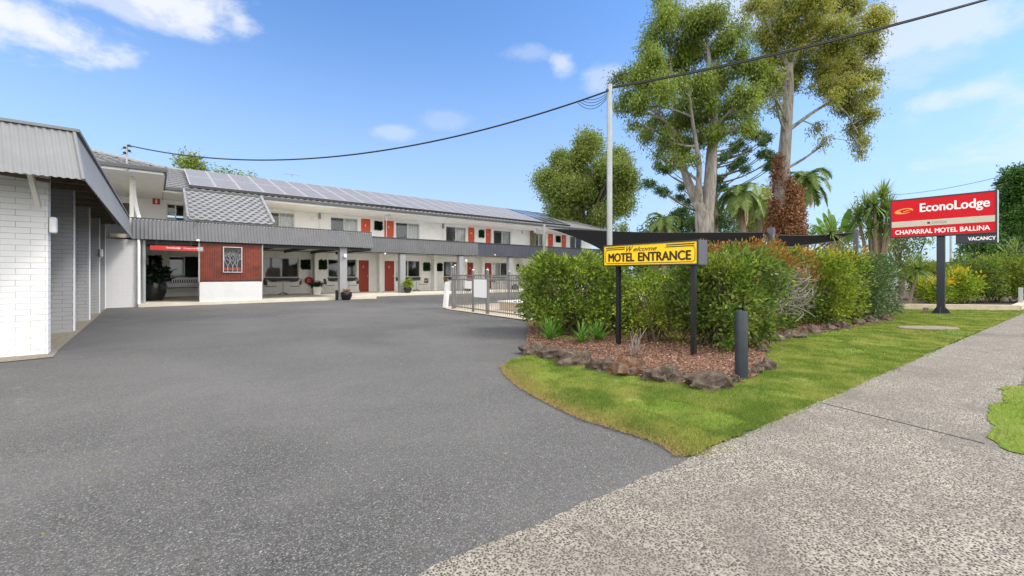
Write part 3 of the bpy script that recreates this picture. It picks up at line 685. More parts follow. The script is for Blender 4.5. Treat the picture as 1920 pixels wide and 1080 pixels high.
# tiled skirt over the entrance
sk = MB().add([(1.06, 24.4, 4.92), (4.1, 24.4, 4.92), (4.1, 21.42, 3.36), (1.06, 21.42, 3.36), (1.06, 24.4, 4.80), (4.1, 24.4, 4.80), (4.1, 21.42, 3.30), (1.06, 21.42, 3.30)],
              [(0, 3, 2, 1), (4, 5, 6, 7), (0, 4, 7, 3), (1, 2, 6, 5), (3, 7, 6, 2)]).build('skirt_roof', M['tile'], bld)
tiles('tile_slope', (1.06, 21.40, 3.38), (4.1, 21.40, 3.38), (1.06, 24.42, 4.96), (4.1, 24.42, 4.96), M['tile'], sk, course=.27)
MB().tube([(4.1, 21.4, 3.45), (4.1, 24.4, 5.02)], .07, 8).build('verge_cap', M['tile'], sk)
MB().tube([(1.06, 21.4, 3.45), (1.06, 24.4, 5.02)], .05, 8).build('verge_cap', M['tile'], sk)
# balcony entrance post, screen, exit sign, dark recess sheet
sx = S(247, TF1 + .3)
MB().box(sx - .06, sx + .06, TF1 + .25, TF1 + .37, 2.72, EZ).build('balcony_post', M['cream'], bld)
mb = MB(); N = 14; vs = []
for i in range(N + 1):
    a = i / N * math.pi / 2; vs.append((sx + .1 + .5 * (1 - math.cos(a)) * 1.0, 2.9 + 1.55 * math.sin(a) * .0 + (EZ - 2.9) * (1 - math.sin(a))))
for i in range(N):
    (xa, za), (xb, zb) = vs[i], vs[i + 1]
    mb.add([(xa, TF1 + .8, za), (xb, TF1 + .8, zb), (xb, TF1 + .95, zb), (xa, TF1 + .95, za), (xa - .12, TF1 + .8, za), (xb - .12, TF1 + .8, zb), (xb - .12, TF1 + .95, zb), (xa - .12, TF1 + .95, za)],
           [(0, 1, 2, 3), (4, 7, 6, 5), (0, 4, 5, 1), (3, 2, 6, 7)])
mb.build('curved_bracket', M['white'], bld)
MB().box(-5.5, -.75, TW - .04, TW - .01, 2.75, 4.55).build('recess_shade_sheet', M['screen'], bld)  # flat dark sheet stands in for the shade inside the recess
MB().beam((-5, TW - .5, 3.9), (-.8, TW - .5, 3.9), .04, .04).build('handrail', M['white'], bld)
def windows(lst, holes, up):
    for w, h in zip(lst, holes):
        a, b, c, d = h; y = TW + .07; m = (a + b) / 2
        if w[0] == 496: m = S(527.7, TW)
        fr = MB(); e = .045
        fr.box(a, b, y, y + .06, c, c + e); fr.box(a, b, y, y + .06, d - e, d); fr.box(a, a + e, y, y + .06, c + e, d - e); fr.box(b - e, b, y, y + .06, c + e, d - e)
        fr.box(m - .03, m + .03, y - .005, y + .055, c + e, d - e)
        f = fr.build('window', M['alu'], bld)
        MB().box(a + e, b - e, y + .025, y + .031, c + e, d - e).build('pane', M['glass'], f)
        typ = w[-1]
        def cur(x0, x1, mat):
            cm = MB(); n = max(12, int((x1 - x0) / .035)); vs = []
            for i in range(n + 1):
                xx = x0 + (x1 - x0) * i / n; yy = TW + .24 + .035 * math.sin(i * 1.3) + .015 * math.sin(i * .47)
                vs += [(xx, yy, c - .1), (xx, yy, d)]
            cm.add(vs, [(2 * i, 2 * i + 2, 2 * i + 3, 2 * i + 1) for i in range(n)]); cm.build('curtain', mat, f, smooth=True)
        if typ == 'm':
            if up: cur(m, b, M['curtain']); MB().box(a + e, m - .03, y + .07, y + .075, c + e, d - e).build('insect_screen', M['screen'], f)
            else: cur(a, m, M['curtain'])
        elif typ == 'c':
            cur(m - .02, b, M['curtain']); MB().box(a + e, m - .03, y + .07, y + .075, c + e, d - e).build('insect_screen', M['screen'], f)
        MB().box(a - .03, b + .03, TW - .06, y - .002, c - .06, c - .004).build('sill', M['alu'] if up else M['dark'], f)
        if not up: MB().box(a, b, TW - .015, TW - .002, c - .25, c - .065).build('sill_tiles', M['dark'], f)
windows(LOW_WIN, lowh, False); windows(UP_WIN, uph, True)
def doors(lst, holes, mat):
    for w, h in zip(lst, holes):
        a, b, c, d = h; y = TW + .05; e = .05
        MB().box(a, a + e, TW - .012, y + .05, c, d).box(b - e, b, TW - .012, y + .05, c, d).box(a + e, b - e, TW - .012, y + .05, d - e, d).build('door_frame', M['white'], bld)
        dr = MB().box(a + e, b - e, y, y + .045, c + .01, d - e).build('door', mat, bld)
        W = b - a - 2 * e
        for k in range(4):
            z0 = c + .12 + k * (d - c - .2) / 4; z1 = z0 + (d - c - .2) / 4 - .1
            fm = MB()
            for (x0, x1, q0, q1) in ((a + e + .1, b - e - .1, z0, z0 + .03), (a + e + .1, b - e - .1, z1 - .03, z1), (a + e + .1, a + e + .13, z0 + .03, z1 - .03), (b - e - .13, b - e - .1, z0 + .03, z1 - .03)):
                fm.box(x0, x1, y - .012, y + .001, q0, q1)
            fm.build('door_moulding', mat, dr)
        text(w[-1], M['letter'], dr, (a + e + W * .42, y - .016, c + 1.52), .07 * len(w[-1]), .13, (1, 0, 0), (0, -1, 0), .004, .01, name='room_number')
        MB().lathe((b - e - .08, y - .05, c + .95), [(.02, 0), (.032, .02), (.032, .04), (.02, .06)], 10).build('knob', M['brass'], dr, smooth=True)
doors(LOW_DOOR, lowh[len(LOW_WIN):], M['door_low']); doors(UP_DOOR, uph[len(UP_WIN):], M['door'])
# entrance screen
x0, x1 = 1.42, 3.62
MB().box(x0, x1, TF1 - .02, TF1 + .28, 0, .9).build('planter_wall', M['planter'], bld, bevel=.012)
MB().box(x0 + .05, x1 - .03, TF1 + .06, TF1 + .2, .94, 2.50).build('cladding_backing', M['dark'], bld)
mb = MB(); n = 36; w = (x1 - x0 - .04) / n
for i in range(n): mb.box(x0 + .02 + i * w + .006, x0 + .02 + (i + 1) * w - .006, TF1 + .01, TF1 + .058, .96, 2.46)
mb.build('timber_cladding', M['cladding'], bld)
MB().box(x0 - .03, x0 + .015, TF1 + .0, TF1 + .22, .905, 2.5).build('screen_post', M['galv'], bld)
MB().box(x1 - .015, x1 + .03, TF1 + .0, TF1 + .22, .905, 2.5).build('screen_post', M['galv'], bld)
# pipes, small upper fittings
for px in (599.5, 831.0, 921.9, 724.5): 
    sx = S(px, TW - .06); MB().tube([(sx, TW - .06, 3.0), (sx, TW - .06, EZ)], .03, 8).build('downpipe', M['white'], bld, smooth=True)
    if px in (599.5, 831.0): MB().box(sx - .05, sx + .05, TW - .12, TW - .005, 4.5, EZ - .01).build('pipe_bracket', M['grey'], bld)
for px in (586, 812):
    sx = S(px, TW); MB().box(sx - .07, sx + .07, TW - .03, TW - .002, 4.4, 4.58).build('vent', M['pale_wall'], bld)
for px, py in ((730, 404), (1007, 431)):
    sx = S(px, 25.6); mb = MB(); mb.box(sx - .22, sx - .12, 25.55, 25.75, EZ - .32, EZ); mb.lathe((sx, 25.6, EZ - .16), [(.04, 0), (.11, .03), (.12, .1), (.06, .16)], 12); mb.build('floodlight', M['plasticwhite'], bld, smooth=False)
for px in (1000,): sx = S(px, TW - .3); MB().box(sx - .1, sx + .12, TW - .5, TW - .01, UZ, EZ).build('pillar', M['wood'], bld)
for px, T, z in ((372, TF1 - .17, 2.58), (371, TF1 - .1, 3.33), (928, TF2 - .12, 2.6), (722, TF2 - .12, 2.44)):
    sx = S(px, T); MB().box(sx - .03, sx + .03, T - .03, T + .04, z - .04, z + .02).tube([(sx - .07, T, z - .03), (sx + .03, T - .05, z - .06)], .022, 8).build('security_camera', M['plasticwhite'] if px != 371 else M['dark'], bld)

def wall_sign(px, py, w, h, T, label, mat, body=None):
    sx, zz = S(px, T), Z(px, py, T); t = thing('wall_sign', label, 'sign', (sx, T, zz))
    MB().box(sx - w / 2, sx + w / 2, T - .02, T - .003, zz - h / 2, zz + h / 2).build('sign_board', mat, t)
    fig = MB().box(sx - .03, sx + .03, T - .026, T - .0205, zz - h * .32, zz + h * .18); fig.lathe((sx, T - .024, zz + h * .2), [(.001, 0), (.03, .01), (.03, .04), (.001, .05)], 8)
    fig.build('pictogram', M['letter'], t)
wall_sign(592, 479, .17, .24, TW, 'small red square sign high on the wall above the black planter', M['redmetal'])
wall_sign(293, 377.5, .28, .3, TW - .2, 'small red sign on the upper wall beside the dark window at the left', M['redmetal'])
wall_sign(979, 434.5, .12, .3, TW, 'narrow red sign on the upper wall between the fourth and fifth pair of windows', M['redmetal'])

# solar panels
slope = (Vector((0, RT, RZ)) - Vector((0, ET, EZT))).normalized(); rn = Vector((0, -slope.z, slope.y))
base = Vector((0, ET, EZT))
def panel(x, row, dark):
    c0 = base + slope * (.22 + row * 2.62) + rn * .15
    t = thing('solar_panel', 'framed grey solar panel in the %s row on the tiled roof' % ('upper' if row else 'lower'), 'solar panel', (x, c0.y, c0.z), 0, 'solar panels on the motel roof')
    if dark: t['label'] = 'dark blue solar panel in the %s row at the far right end of the array' % ('upper' if row else 'lower')
    w, h, th = .98, 2.56, .04
    a = Vector((x, 0, 0)) + c0
    def bx(u0, u1, v0, v1, n0, n1):
        P = lambda u, v, n: Vector((a.x + u, a.y, a.z)) + slope * v + rn * n
        return MB().add([P(u0, v0, n0), P(u1, v0, n0), P(u1, v1, n0), P(u0, v1, n0), P(u0, v0, n1), P(u1, v0, n1), P(u1, v1, n1), P(u0, v1, n1)],
                        [(0, 3, 2, 1), (4, 5, 6, 7), (0, 1, 5, 4), (1, 2, 6, 5), (2, 3, 7, 6), (3, 0, 4, 7)])
    m = bx(.03, w - .03, .03, h - .03, th - .004, th)
    m.build('panel_glass', M['solar_dark'] if dark else M['solar'], t)
    f = bx(0, .03, 0, h, 0, th + .004)
    for q in (bx(w - .03, w, 0, h, 0, th + .004), bx(.03, w - .03, 0, .03, 0, th + .004), bx(.03, w - .03, h - .03, h, 0, th + .004)): f.add(q.v, q.f)
    f.build('panel_frame', M['panelframe'], t)
    return t
protos = {}
for i in range(25):
    x = 1.28 + i * 1.003
    for row in (0, 1):
        dark = i >= 22; k = (row, dark)
        if k not in protos: protos[k] = panel(x, row, dark)
        else:
            p = protos[k]; dup(p, (x, p.location.y, p.location.z), 0, p['label'])
b0 = base + slope * .20 + rn * .05
MB().box(1.25, 26.4, b0.y - .02, b0.y + .03, b0.z - .0, b0.z + .13).build('panel_rail', M['black'], bld)

# TV antenna on the ridge
ax = S(548, 30); an = thing('tv_antenna', 'thin tv antenna standing on the roof ridge above the solar panels', 'antenna', (ax, 30, RZ))
mb = MB(); mb.tube([(ax, 30, RZ), (ax, 30, RZ + .75)], .015, 6); mb.build('mast', M['galv'], an)
mb = MB(); mb.tube([(ax - .5, 30, RZ + .55), (ax + .5, 29.8, RZ + .62)], .012, 6)
for k in range(7): q = -.45 + k * .15; mb.tube([(ax + q, 29.72, RZ + .58), (ax + q, 30.25, RZ + .6)], .008, 5)
mb.tube([(ax, 30, RZ + .55), (ax - .3, 29.9, RZ + .2)], .008, 5); mb.build('antenna_elements', M['galv'], an)

# green wall panels
def foliage_panel(px0, px1, py0, py1, T, mat, label, sp=.03):
    a, b = S(px0, T), S(px1, T); m = (px0 + px1) / 2; z0, z1 = Z(m, py1, T), Z(m, py0, T)
    t = thing('foliage_panel', label, 'wall decoration', ((a + b) / 2, T, z0), 0, 'green foliage panels on the motel walls')
    MB().box(a, b, T - .03, T - .004, z0, z1).build('backing_board', M['dark'], t)
    n = 900; P = np.column_stack([rng.uniform(a + .02, b - .02, n), np.full(n, T - .035), rng.uniform(z0, z1, n)]); d = rng.normal(size=(n, 3)); d[:, 1] = -np.abs(d[:, 1]) * .6
    npmesh('artificial_leaves', leaves(rng, P, d, .09, .045), 4, mat, t)
FP = [(564.4, 581.3, 488, 504.3, 'artdark', 'dark square foliage panel between the wide veranda window and the hose reel'), (596, 613, 488, 504.6, 'artgreen', 'green foliage panel under the small red sign on the veranda wall'),
      (793.4, 805.5, 493, 507, 'artgreen', 'green foliage panel above the brown chair on the veranda'), (819, 829, 494.5, 507.5, 'artdark', 'dark foliage panel on the lower wall just left of the pool fence post'),
      (968, 973, 496.5, 509, 'artdark', 'dark foliage panel beside the last visible veranda column'),
      (701.7, 716.7, 416, 431, 'artdark', 'ragged dark foliage panel between the two nearest upstairs red doors'), (897.5, 907.5, 432, 445, 'artgreen', 'green foliage panel between the middle two upstairs red doors'),
      (1042, 1050.6, 443, 454, 'artdark', 'dark foliage panel between the two farthest upstairs red doors'), (279, 303, 480.5, 500.5, 'artdark', 'dark square panel on the porch wall above the potted plant')]
for p in FP: foliage_panel(*p[:4], TW, M[p[4]], p[5])

# ------------------------------------------------------------------ carport wing at left
wing = thing('carport_wing', 'low white and grey brick carport wing with sloping corrugated metal fascia at left', 'building', (-3, 15, 0))
MB().box(-12, -1.22, 9.5, 9.72, .01, 2.75).build('front_wall', M['brick_white'], wing, bevel=.006)
for t0 in (12.85, 15.75, 18.5, 20.6):
    sx = -1.29
    MB().box(-4.6, sx, t0, t0 + .22, .01, 3.05).build('dividing_wall', M['brick_grey'], wing)
    MB().box(sx + .002, sx + .012, t0 + .01, t0 + .21, .02, 3.04).build('wall_end', M['pale_wall'], wing)
MB().box(-4.8, -4.6, 9.72, 21.3, .01, 2.7).build('back_wall', M['brick_grey'], wing)
FB, FT = 2.5, 3.27
fb = MB().add([(-12, 8.36, FB), (-.73, 8.36, FB), (-.59, 21.1, FB), (-12, 8.92, FT), (-.88, 8.92, FT), (-.70, 21.1, FT)], [])
corrugated('fascia', (-12, 8.36, FB), (-.74, 8.36, FB), (-12, 8.92, FT), (-.885, 8.92, FT), .078, .016, (0, -.8, .55), M['greymetal_near'], wing)
corrugated('fascia', (-.73, 8.36, FB), (-.59, 21.1, FB), (-.88, 8.92, FT), (-.70, 21.1, FT), .078, .016, (.96, 0, .2), M['greymetal_near'], wing)
MB().tube([(-.735, 8.34, FB), (-.885, 8.91, FT)], .022, 8).build('corner_trim', M['greymetal_near'], wing)
MB().beam((-12, 8.92, FT + .02), (-.86, 8.92, FT + .02), .09, .04).build('top_flashing', M['greymetal_near'], wing)
MB().beam((-.87, 8.88, FT + .02), (-.70, 21.1, FT + .02), .09, .04).build('top_flashing', M['greymetal_near'], wing)
MB().quad((-12, 8.95, FT - .02), (-.90, 8.95, FT - .02), (-.72, 21.1, FT - .02), (-12, 21.1, FT - .02)).build('roof', M['greymetal_near'], wing)
MB().box(-4.6, -.98, 9.73, 21.0, 3.10, 3.16).build('ceiling', M['wood'], wing)
mb = MB()
for t0 in np.arange(9.8, 21, .95): mb.box(-4.6, -.95, t0, t0 + .07, 2.93, 3.095)
mb.box(-.97, -.91, 9.3, 21, 2.92, 3.06); mb.build('rafter', M['wood'], wing)
mb = MB(); mb.beam((-1.30, 8.75, 2.62), (-1.28, 9.25, 2.18), .05, .09); mb.build('loose_bracket', M['cream'], wing)
MB().beam((-1.95, 9.1, 2.63), (-1.15, 9.1, 2.55), .05, .05).build('loose_batten', M['wood'], wing)
for t0, z in ((9.45, 1.83), (18.4, 1.75)):
    MB().box(-1.21 if t0 < 10 else -1.28, -1.13 if t0 < 10 else -1.2, t0 + .02, t0 + .16, z, z + .24).build('wall_lamp', M['plasticwhite'], wing, bevel=.02)

# ------------------------------------------------------------------ signs
def sg(face_x): return face_x
st = thing('entrance_sign', 'yellow board reading Welcome MOTEL ENTRANCE on two black posts in the mulch', 'sign', (6.05, 3.9, 0))
y0, y1, z0, z1, xf = 3.08, 4.76, 1.34, 1.695, 5.93
MB().box(xf + .004, xf + .25, y0, y1, z0, z1).build('sign_box', M['mauve'], st, bevel=.006)
e = .02; MB().box(xf - .02, xf + .003, y0, y1, z0, z0 + e).box(xf - .02, xf + .003, y0, y1, z1 - e, z1).box(xf - .02, xf + .003, y0, y0 + e, z0 + e, z1 - e).box(xf - .02, xf + .003, y1 - e, y1, z0 + e, z1 - e).build('sign_frame', M['dark'], st)
MB().box(xf - .008, xf + .002, y0 + e, y1 - e, z0 + e, z1 - e).build('sign_face', M['signyellow'], st)
def rrect_line(y0, y1, z0, z1, r, w, gap=None):
    pts = []
    for (cy, cz, a0) in ((y1 - r, z1 - r, 0), (y0 + r, z1 - r, 90), (y0 + r, z0 + r, 180), (y1 - r, z0 + r, 270)):
        for k in range(7): a = math.radians(a0 + k * 15); pts.append((cy + r * math.cos(a), cz + r * math.sin(a)))
    return pts
mb = MB()
pts = rrect_line(y0 + .05, y1 - .05, z0 + .045, z1 - .085, .05, .01); n = len(pts)
for i in range(n):
    a, b = pts[i], pts[(i + 1) % n]
    L = abs(a[0] - b[0])
    if L > .5 and a[1] > 1.55:       # the top line is broken by the word above it
        for p, q in (((a[0]), 4.76 - .43 - 0), (4.76 - 1.16, b[0])): mb.beam((xf - .010, p, a[1]), (xf - .010, q, a[1]), .008, .004)
    else: mb.beam((xf - .010, a[0], a[1]), (xf - .010, b[0], b[1]), .006, .009 if L > .3 else .006)
yl, yr = y1 - .06, y0 + .06
for (ya, yb) in ((yl, y1 - .44), (y0 + .5, yr)):
    for zz, hh in ((z1 - .052, .015), (z1 - .078, .008)): mb.box(xf - .0125, xf - .0085, min(ya, yb), max(ya, yb), zz - hh / 2, zz + hh / 2)
mb.build('sign_border', M['signblack'], st)
text('MOTEL', M['signblack'], st, (xf - .009, y1 - .11, z0 + .075), .50, .135, (0, -1, 0), (-1, 0, 0), .004, .10)
text('ENTRANCE', M['signblack'], st, (xf - .009, y1 - .69, z0 + .075), .87, .135, (0, -1, 0), (-1, 0, 0), .004, .10)
text('W', M['signblack'], st, (xf - .010, y1 - .47, z1 - .128), .13, .09, (0, -1, 0), (-1, 0, 0), .004, .0, .5)
text('elcome', M['signblack'], st, (xf - .010, y1 - .605, z1 - .122), .42, .07, (0, -1, 0), (-1, 0, 0), .004, .0, .5)
for yy in (4.53, 3.21):
    MB().box(6.0, 6.065, yy - .032, yy + .032, 0, 1.337).build('post', M['black'], st)

rs = thing('motel_sign', 'large red EconoLodge sign with vacancy box on a single dark pole in the lawn', 'sign', (18.5, 1.98, 0))
y0, y1, z0, z1, xf = .83, 3.13, 2.37, 3.58, 18.3
MB().box(xf + .01, xf + .26, y0, y1, z0, z1).build('sign_box', M['dark'], rs, bevel=.008)
MB().box(xf + .02, xf + .24, y0 - .022, y0 - .002, z0 - .26, z1).build('side_trim', M['silver'], rs)
e = .035
MB().box(xf - .01, xf + .009, y0, y1, z0, z0 + e).box(xf - .01, xf + .009, y0, y1, z1 - e, z1).box(xf - .01, xf + .009, y0, y0 + e, z0 + e, z1 - e).box(xf - .01, xf + .009, y1 - e, y1, z0 + e, z1 - e).build('sign_frame', M['dark'], rs)
MB().box(xf, xf + .008, y0 + e, y1 - e, z0 + e, z1 - e).build('sign_face', M['signred'], rs)
MB().box(xf - .004, xf - .0005, y0 + e, y1 - e, 2.70, 2.88).build('pale_band', M['signgrey'], rs)
text('EconoLodge', M['letter'], rs, (xf - .001, y1 - .70, 3.05), 1.45, .34, (0, -1, 0), (-1, 0, 0), .008, .05)
text('CHAPARRAL MOTEL BALLINA', M['letter'], rs, (xf - .001, y1 - .12, 2.47), 2.04, .135, (0, -1, 0), (-1, 0, 0), .006, .06)
text('CHOICE', M['signtaupe'], rs, (xf - .0045, y1 - .97, 2.755), .32, .055, (0, -1, 0), (-1, 0, 0), .004, .0)
MB().lathe((0, 0, 0), [(.001, 0), (.001, .001)], 4)
mb = MB(); c = (y1 - .90, 2.785)
mb.box(xf - .008, xf - .0045, c[0] - .03, c[0] + .03, c[1] - .03, c[1] + .03); mb.build('small_emblem', M['dark'], rs)
# orange crescent swirl
mb = MB(); n = 48; cy, cz = y1 - .33, 3.20; vs = []; fs = []
for i in range(n + 1):
    a = math.radians(-25 + 335 * i / n); k = i / n
    wd = .012 + .06 * math.sin(math.pi * k) ** 1.3 * (1.0 if math.sin(a) < .2 else .5)
    R = (.225, .085)
    tilt = math.radians(14)
    for rr in (1.0, 1.0 - wd / .10):
        u = R[0] * math.cos(a) * (rr if True else 1); v = R[1] * math.sin(a) * rr
        uu = u * math.cos(tilt) - v * math.sin(tilt); vv = u * math.sin(tilt) * .6 + v * math.cos(tilt)
        vs.append((xf - .006, cy - uu, cz + vv))
for i in range(n): fs.append((2 * i, 2 * i + 1, 2 * i + 3, 2 * i + 2))
mb.add(vs, fs)
mb.beam((xf - .005, cy + .02, cz - .03), (xf - .005, cy - .19, cz + .045), .006, .022)
mb.build('swirl_emblem', M['orange'], rs)
MB().box(xf + .02, xf + .2, y0, 1.65, z0 - .255, z0 - .006).build('vacancy_box', M['navy'], rs, bevel=.005)
text('VACANCY', M['letter'], rs, (xf + .019, 1.40, z0 - .18), .54, .10, (0, -1, 0), (-1, 0, 0), .006, .08)
MB().box(18.4, 18.58, 1.89, 2.07, .02, z0 - .002).build('pole', M['navy'], rs, bevel=.006)
mb = MB().box(18.25, 18.73, 1.74, 2.22, .0, .03)
for (dx, dy) in ((-1, 0), (1, 0), (0, -1), (0, 1)):
    c = Vector((18.49, 1.98, .03)); d = Vector((dx, dy, 0)); s_ = Vector((-dy, dx, 0)) * .008
    mb.add([c + d * .09 + s_, c + d * .22 + s_, c + d * .09 + Vector((0, 0, .2)) + s_, c + d * .09 - s_, c + d * .22 - s_, c + d * .09 + Vector((0, 0, .2)) - s_], [(0, 1, 2), (5, 4, 3), (0, 3, 4, 1), (1, 4, 5, 2)])
mb.build('base_plate', M['navy'], rs)

# bollard
p = G(1390, 712)
bo = thing('bollard', 'dark slate round timber bollard at the corner of the rock edge', 'bollard', (p.x, p.y, 0))
rb = MB(); rb.lathe((p.x, p.y, 0), [(.068, 0), (.068, .3), (.067, .76), (.060, .785), (.02, .79)], 18); rb.build('post', M['bollard'], bo, smooth=True)

# red banner sign under the canopy
T = 21.0
a, b = S(281, T), S(370, T); zc = Z(325, 462.5, T) - .06
bn = thing('banner_sign', 'long narrow red EconoLodge sign hanging over the reception porch', 'sign', ((a + b) / 2, T, zc))
MB().box(a, b, T, T + .05, zc - .085, zc + .085).build('sign_board', M['redmetal'], bn)
MB().box(b, S(381, T), T, T + .05, zc - .085, zc + .085).build('end_panel', M['column'], bn)
text('EconoLodge', M['letter'], bn, (a + .48, T - .001, zc - .035), .42, .085, (1, 0, 0), (0, -1, 0), .004, .02)
text('Chaparral Motel', M['letter'], bn, (a + 1.0, T - .001, zc - .03), .6, .06, (1, 0, 0), (0, -1, 0), .004)
for q in (a + .2, b - .2): MB().box(q - .01, q + .01, T + .02, T + .04, zc + .1, 2.53).build('hanger', M['dark'], bn)

# tree artwork
T = TF1 - .02; a, b = S(418, T), S(454, T); z0, z1 = Z(436, 511, T), Z(436, 463, T)
wa = thing('wall_artwork', 'silver cut metal panel of bare trees in a frame on the red cladding', 'wall art', ((a + b) / 2, T, z0))
MB().box(a, b, T, T + .02, z0, z1).build('backing', M['dark'], wa)
MB().box(a + .03, b - .03, T - .004, T - .0005, z0 + .10, z0 + .20).build('red_ground', M['door_low'], wa)
e = .03; MB().box(a, b, T - .03, T - .001, z0, z0 + e).box(a, b, T - .03, T - .001, z1 - e, z1).box(a, a + e, T - .03, T - .001, z0 + e, z1 - e).box(b - e, b, T - .03, T - .001, z0 + e, z1 - e).build('frame', M['silver'], wa)
mb = MB(); R = random.Random(5)
def art(p, ang, L, w, k):
    q = (p[0] + math.sin(ang) * L, p[1] + math.cos(ang) * L)
    q = (min(max(q[0], a + .04), b - .04), min(q[1], z1 - .04))
    if (q[0] - p[0]) ** 2 + (q[1] - p[1]) ** 2 < 1e-5: return
    mb.beam((p[0], T - .018 - R.random() * .004, p[1]), (q[0], T - .018, q[1]), .012, w)
    if k > 0:
        for s_ in (-1, 1): art(q, ang + s_ * R.uniform(.25, .6), L * R.uniform(.65, .85), w * .7, k - 1)
for xx in (.2, .42, .63): art((a + xx * (b - a) / .84, z0 + .03), R.uniform(-.1, .1), .24, .030, 6)
mb.build('tree_cutout', M['artsilver'], wa)

# ------------------------------------------------------------------ veranda furniture
def chair(label, x, y, rz, seatmat=None, group='chairs on the veranda'):
    t = thing('chair', label, 'chair', (x, y, FZ), rz, group)
    MB().box(-.22, .22, -.21, .22, .43, .46).build('seat', seatmat or M['tan'], t, local=True, bevel=.01)
    m = MB(); vs = []; n = 8
    for i in range(n + 1):
        xx = -.23 + .46 * i / n; yy = .24 + .05 * (1 - (2 * i / n - 1) ** 2)
        vs += [(xx, yy, .52), (xx, yy + .06, .84), (xx, yy + .02, .52), (xx, yy + .08, .84)]
    m.add(vs, [f for i in range(n) for f in ((4 * i, 4 * i + 4, 4 * i + 5, 4 * i + 1), (4 * i + 6, 4 * i + 2, 4 * i + 3, 4 * i + 7), (4 * i + 1, 4 * i + 5, 4 * i + 7, 4 * i + 3))]); m.build('backrest', seatmat or M['tan'], t, local=True)
    for sx in (-1, 1):
        MB().tube([(sx * .22, -.2, .44), (sx * .25, -.24, 0)], .014, 6).build('leg', M['plasticwhite'], t, local=True)
        MB().tube([(sx * .22, .2, .44), (sx * .25, .32, 0)], .014, 6).build('leg', M['plasticwhite'], t, local=True)
        MB().tube([(sx * .23, .3, .8), (sx * .25, .1, .68), (sx * .25, -.15, .66), (sx * .23, -.21, .45)], .014, 6).build('armrest', M['plasticwhite'], t, local=True)
    return t
def table(label, x, y, r=.35):
    t = thing('round_table', label, 'table', (x, y, FZ), 0, 'small round tables on the veranda')
    MB().lathe((0, 0, .70), [(r * .95, 0), (r, .005), (r, .025), (r * .97, .03)], 24).build('tabletop', M['silver'], t, local=True, smooth=True)
    MB().tube([(0, 0, .04), (0, 0, .70)], .025, 8).build('pedestal', M['silver'], t, local=True)
    m = MB()
    for k in range(4): a = k * math.pi / 2 + .4; m.tube([(0, 0, .1), (.3 * math.cos(a), .3 * math.sin(a), .015)], .018, 6)
    m.build('foot', M['dark'], t, local=True); return t
c1 = chair('woven tan chair left of the table under the wide veranda window', S(508, 26.2), 26.2, math.radians(100))
table('round table under the wide veranda window', S(531, 26.3), 26.3)
dup(c1, (S(553, 26.2), 26.2, FZ), math.radians(-95), 'woven tan chair right of the table under the wide veranda window')
dup(c1, (S(619, 26.4), 26.4, FZ), math.radians(90), 'chair just left of the nearest grey column, beside the planter')
table('round table partly hidden behind the nearest grey column', S(641, 26.4), 26.4)
dup(c1, (S(662, 26.4), 26.4, FZ), math.radians(-95), 'chair between the nearest grey column and the first red door')
chair('brown backed chair under the green panel behind the pot with lime leaves', S(793, 26.3), 26.3, math.radians(-80), M['brownseat'])
table('round table beside the brown backed chair on the veranda', S(781, 26.4), 26.4)
dup(c1, (S(842, 26.4), 26.4, FZ), math.radians(90), 'chair seen behind the leaning white board and fence post')
table('round table behind the pool fence post on the veranda', S(853, 26.4), 26.4)
c2 = chair('chair right of the white gate panel seen through the fence', S(931, 26.4), 26.4, math.radians(90))
dup(c1, (S(949, 26.4), 26.4, FZ), math.radians(-90), 'chair against the last column seen through the fence')

# bench in the porch
bx, by = S(341, 26.6), 26.7
be = thing('park_bench', 'slatted dark bench against the porch wall under the window', 'bench', (bx, by, FZ))
m = MB()
for k in range(4): m.box(-.78, .78, -.25 + k * .12, -.16 + k * .12, .42, .445)
m.build('seat', M['wood'], be, local=True)
m = MB(); m.box(-.8, .8, .22, .26, .84, .9); m.box(-.8, .8, .22, .26, .5, .55)
for k in range(17): m.box(-.74 + k * .09, -.70 + k * .09, .225, .25, .55, .84)
m.build('backrest', M['silver'], be, local=True)
for sx in (-1, 1):
    MB().box(sx * .76 - .03, sx * .76 + .03, -.24, -.18, 0, .62).build('leg', M['dark'], be, local=True)
    MB().box(sx * .76 - .03, sx * .76 + .03, .2, .26, 0, .9).build('leg', M['dark'], be, local=True)
    MB().box(sx * .76 - .035, sx * .76 + .035, -.26, .26, .621, .65).build('armrest', M['dark'], be, local=True)

def bowl(label, x, y, z, r, h, mat, plant, pmat, ph, n=160, L=.18, W=.05, soil=True):
    t = thing('potted_plant', label, 'potted plant', (x, y, z))
    MB().lathe((x, y, z), [(r * .55, 0), (r * .7, .02), (r * .97, h * .5), (r, h * .8), (r * .92, h), (r * .82, h), (r * .80, h * .85)], 20).build('pot', mat, t, smooth=True)
    rg = np.random.default_rng(int(x * 100)); 
    if plant == 'bush':
        V = crown_leaves(rg, [((x, y, z + h + ph * .5), (r * 1.15, r * 1.15, ph * .55))], n / 4 / (r * r), L, W, k=6, spread=.06, shell=.1)
    else:
        P = np.tile((x, y, z + h * .9), (n, 1)) + rg.normal(0, .05, (n, 3)) * (1, 1, .2); d = rg.normal(size=(n, 3)); d[:, 2] = np.abs(d[:, 2]) + .6
        V = leaves(rg, P, d, ph, W)
    npmesh('plant', V, 4, pmat, t)
    m = MB(); R = random.Random(int(x * 7))
    for k in range(6): m.tube([(x, y, z + h * .8), (x + R.uniform(-.12, .12), y + R.uniform(-.12, .12), z + h + ph * .6)], .008, 5)
    m.build('stem', M['twigdark'], t)
    return t
bowl('black bowl pot of reddish succulents in front of the nearest column', S(649.5, 20.95), 20.95, .0, .26, .38, M['black'], 'spiky', M['redtip'], .22, 50, W=.04)
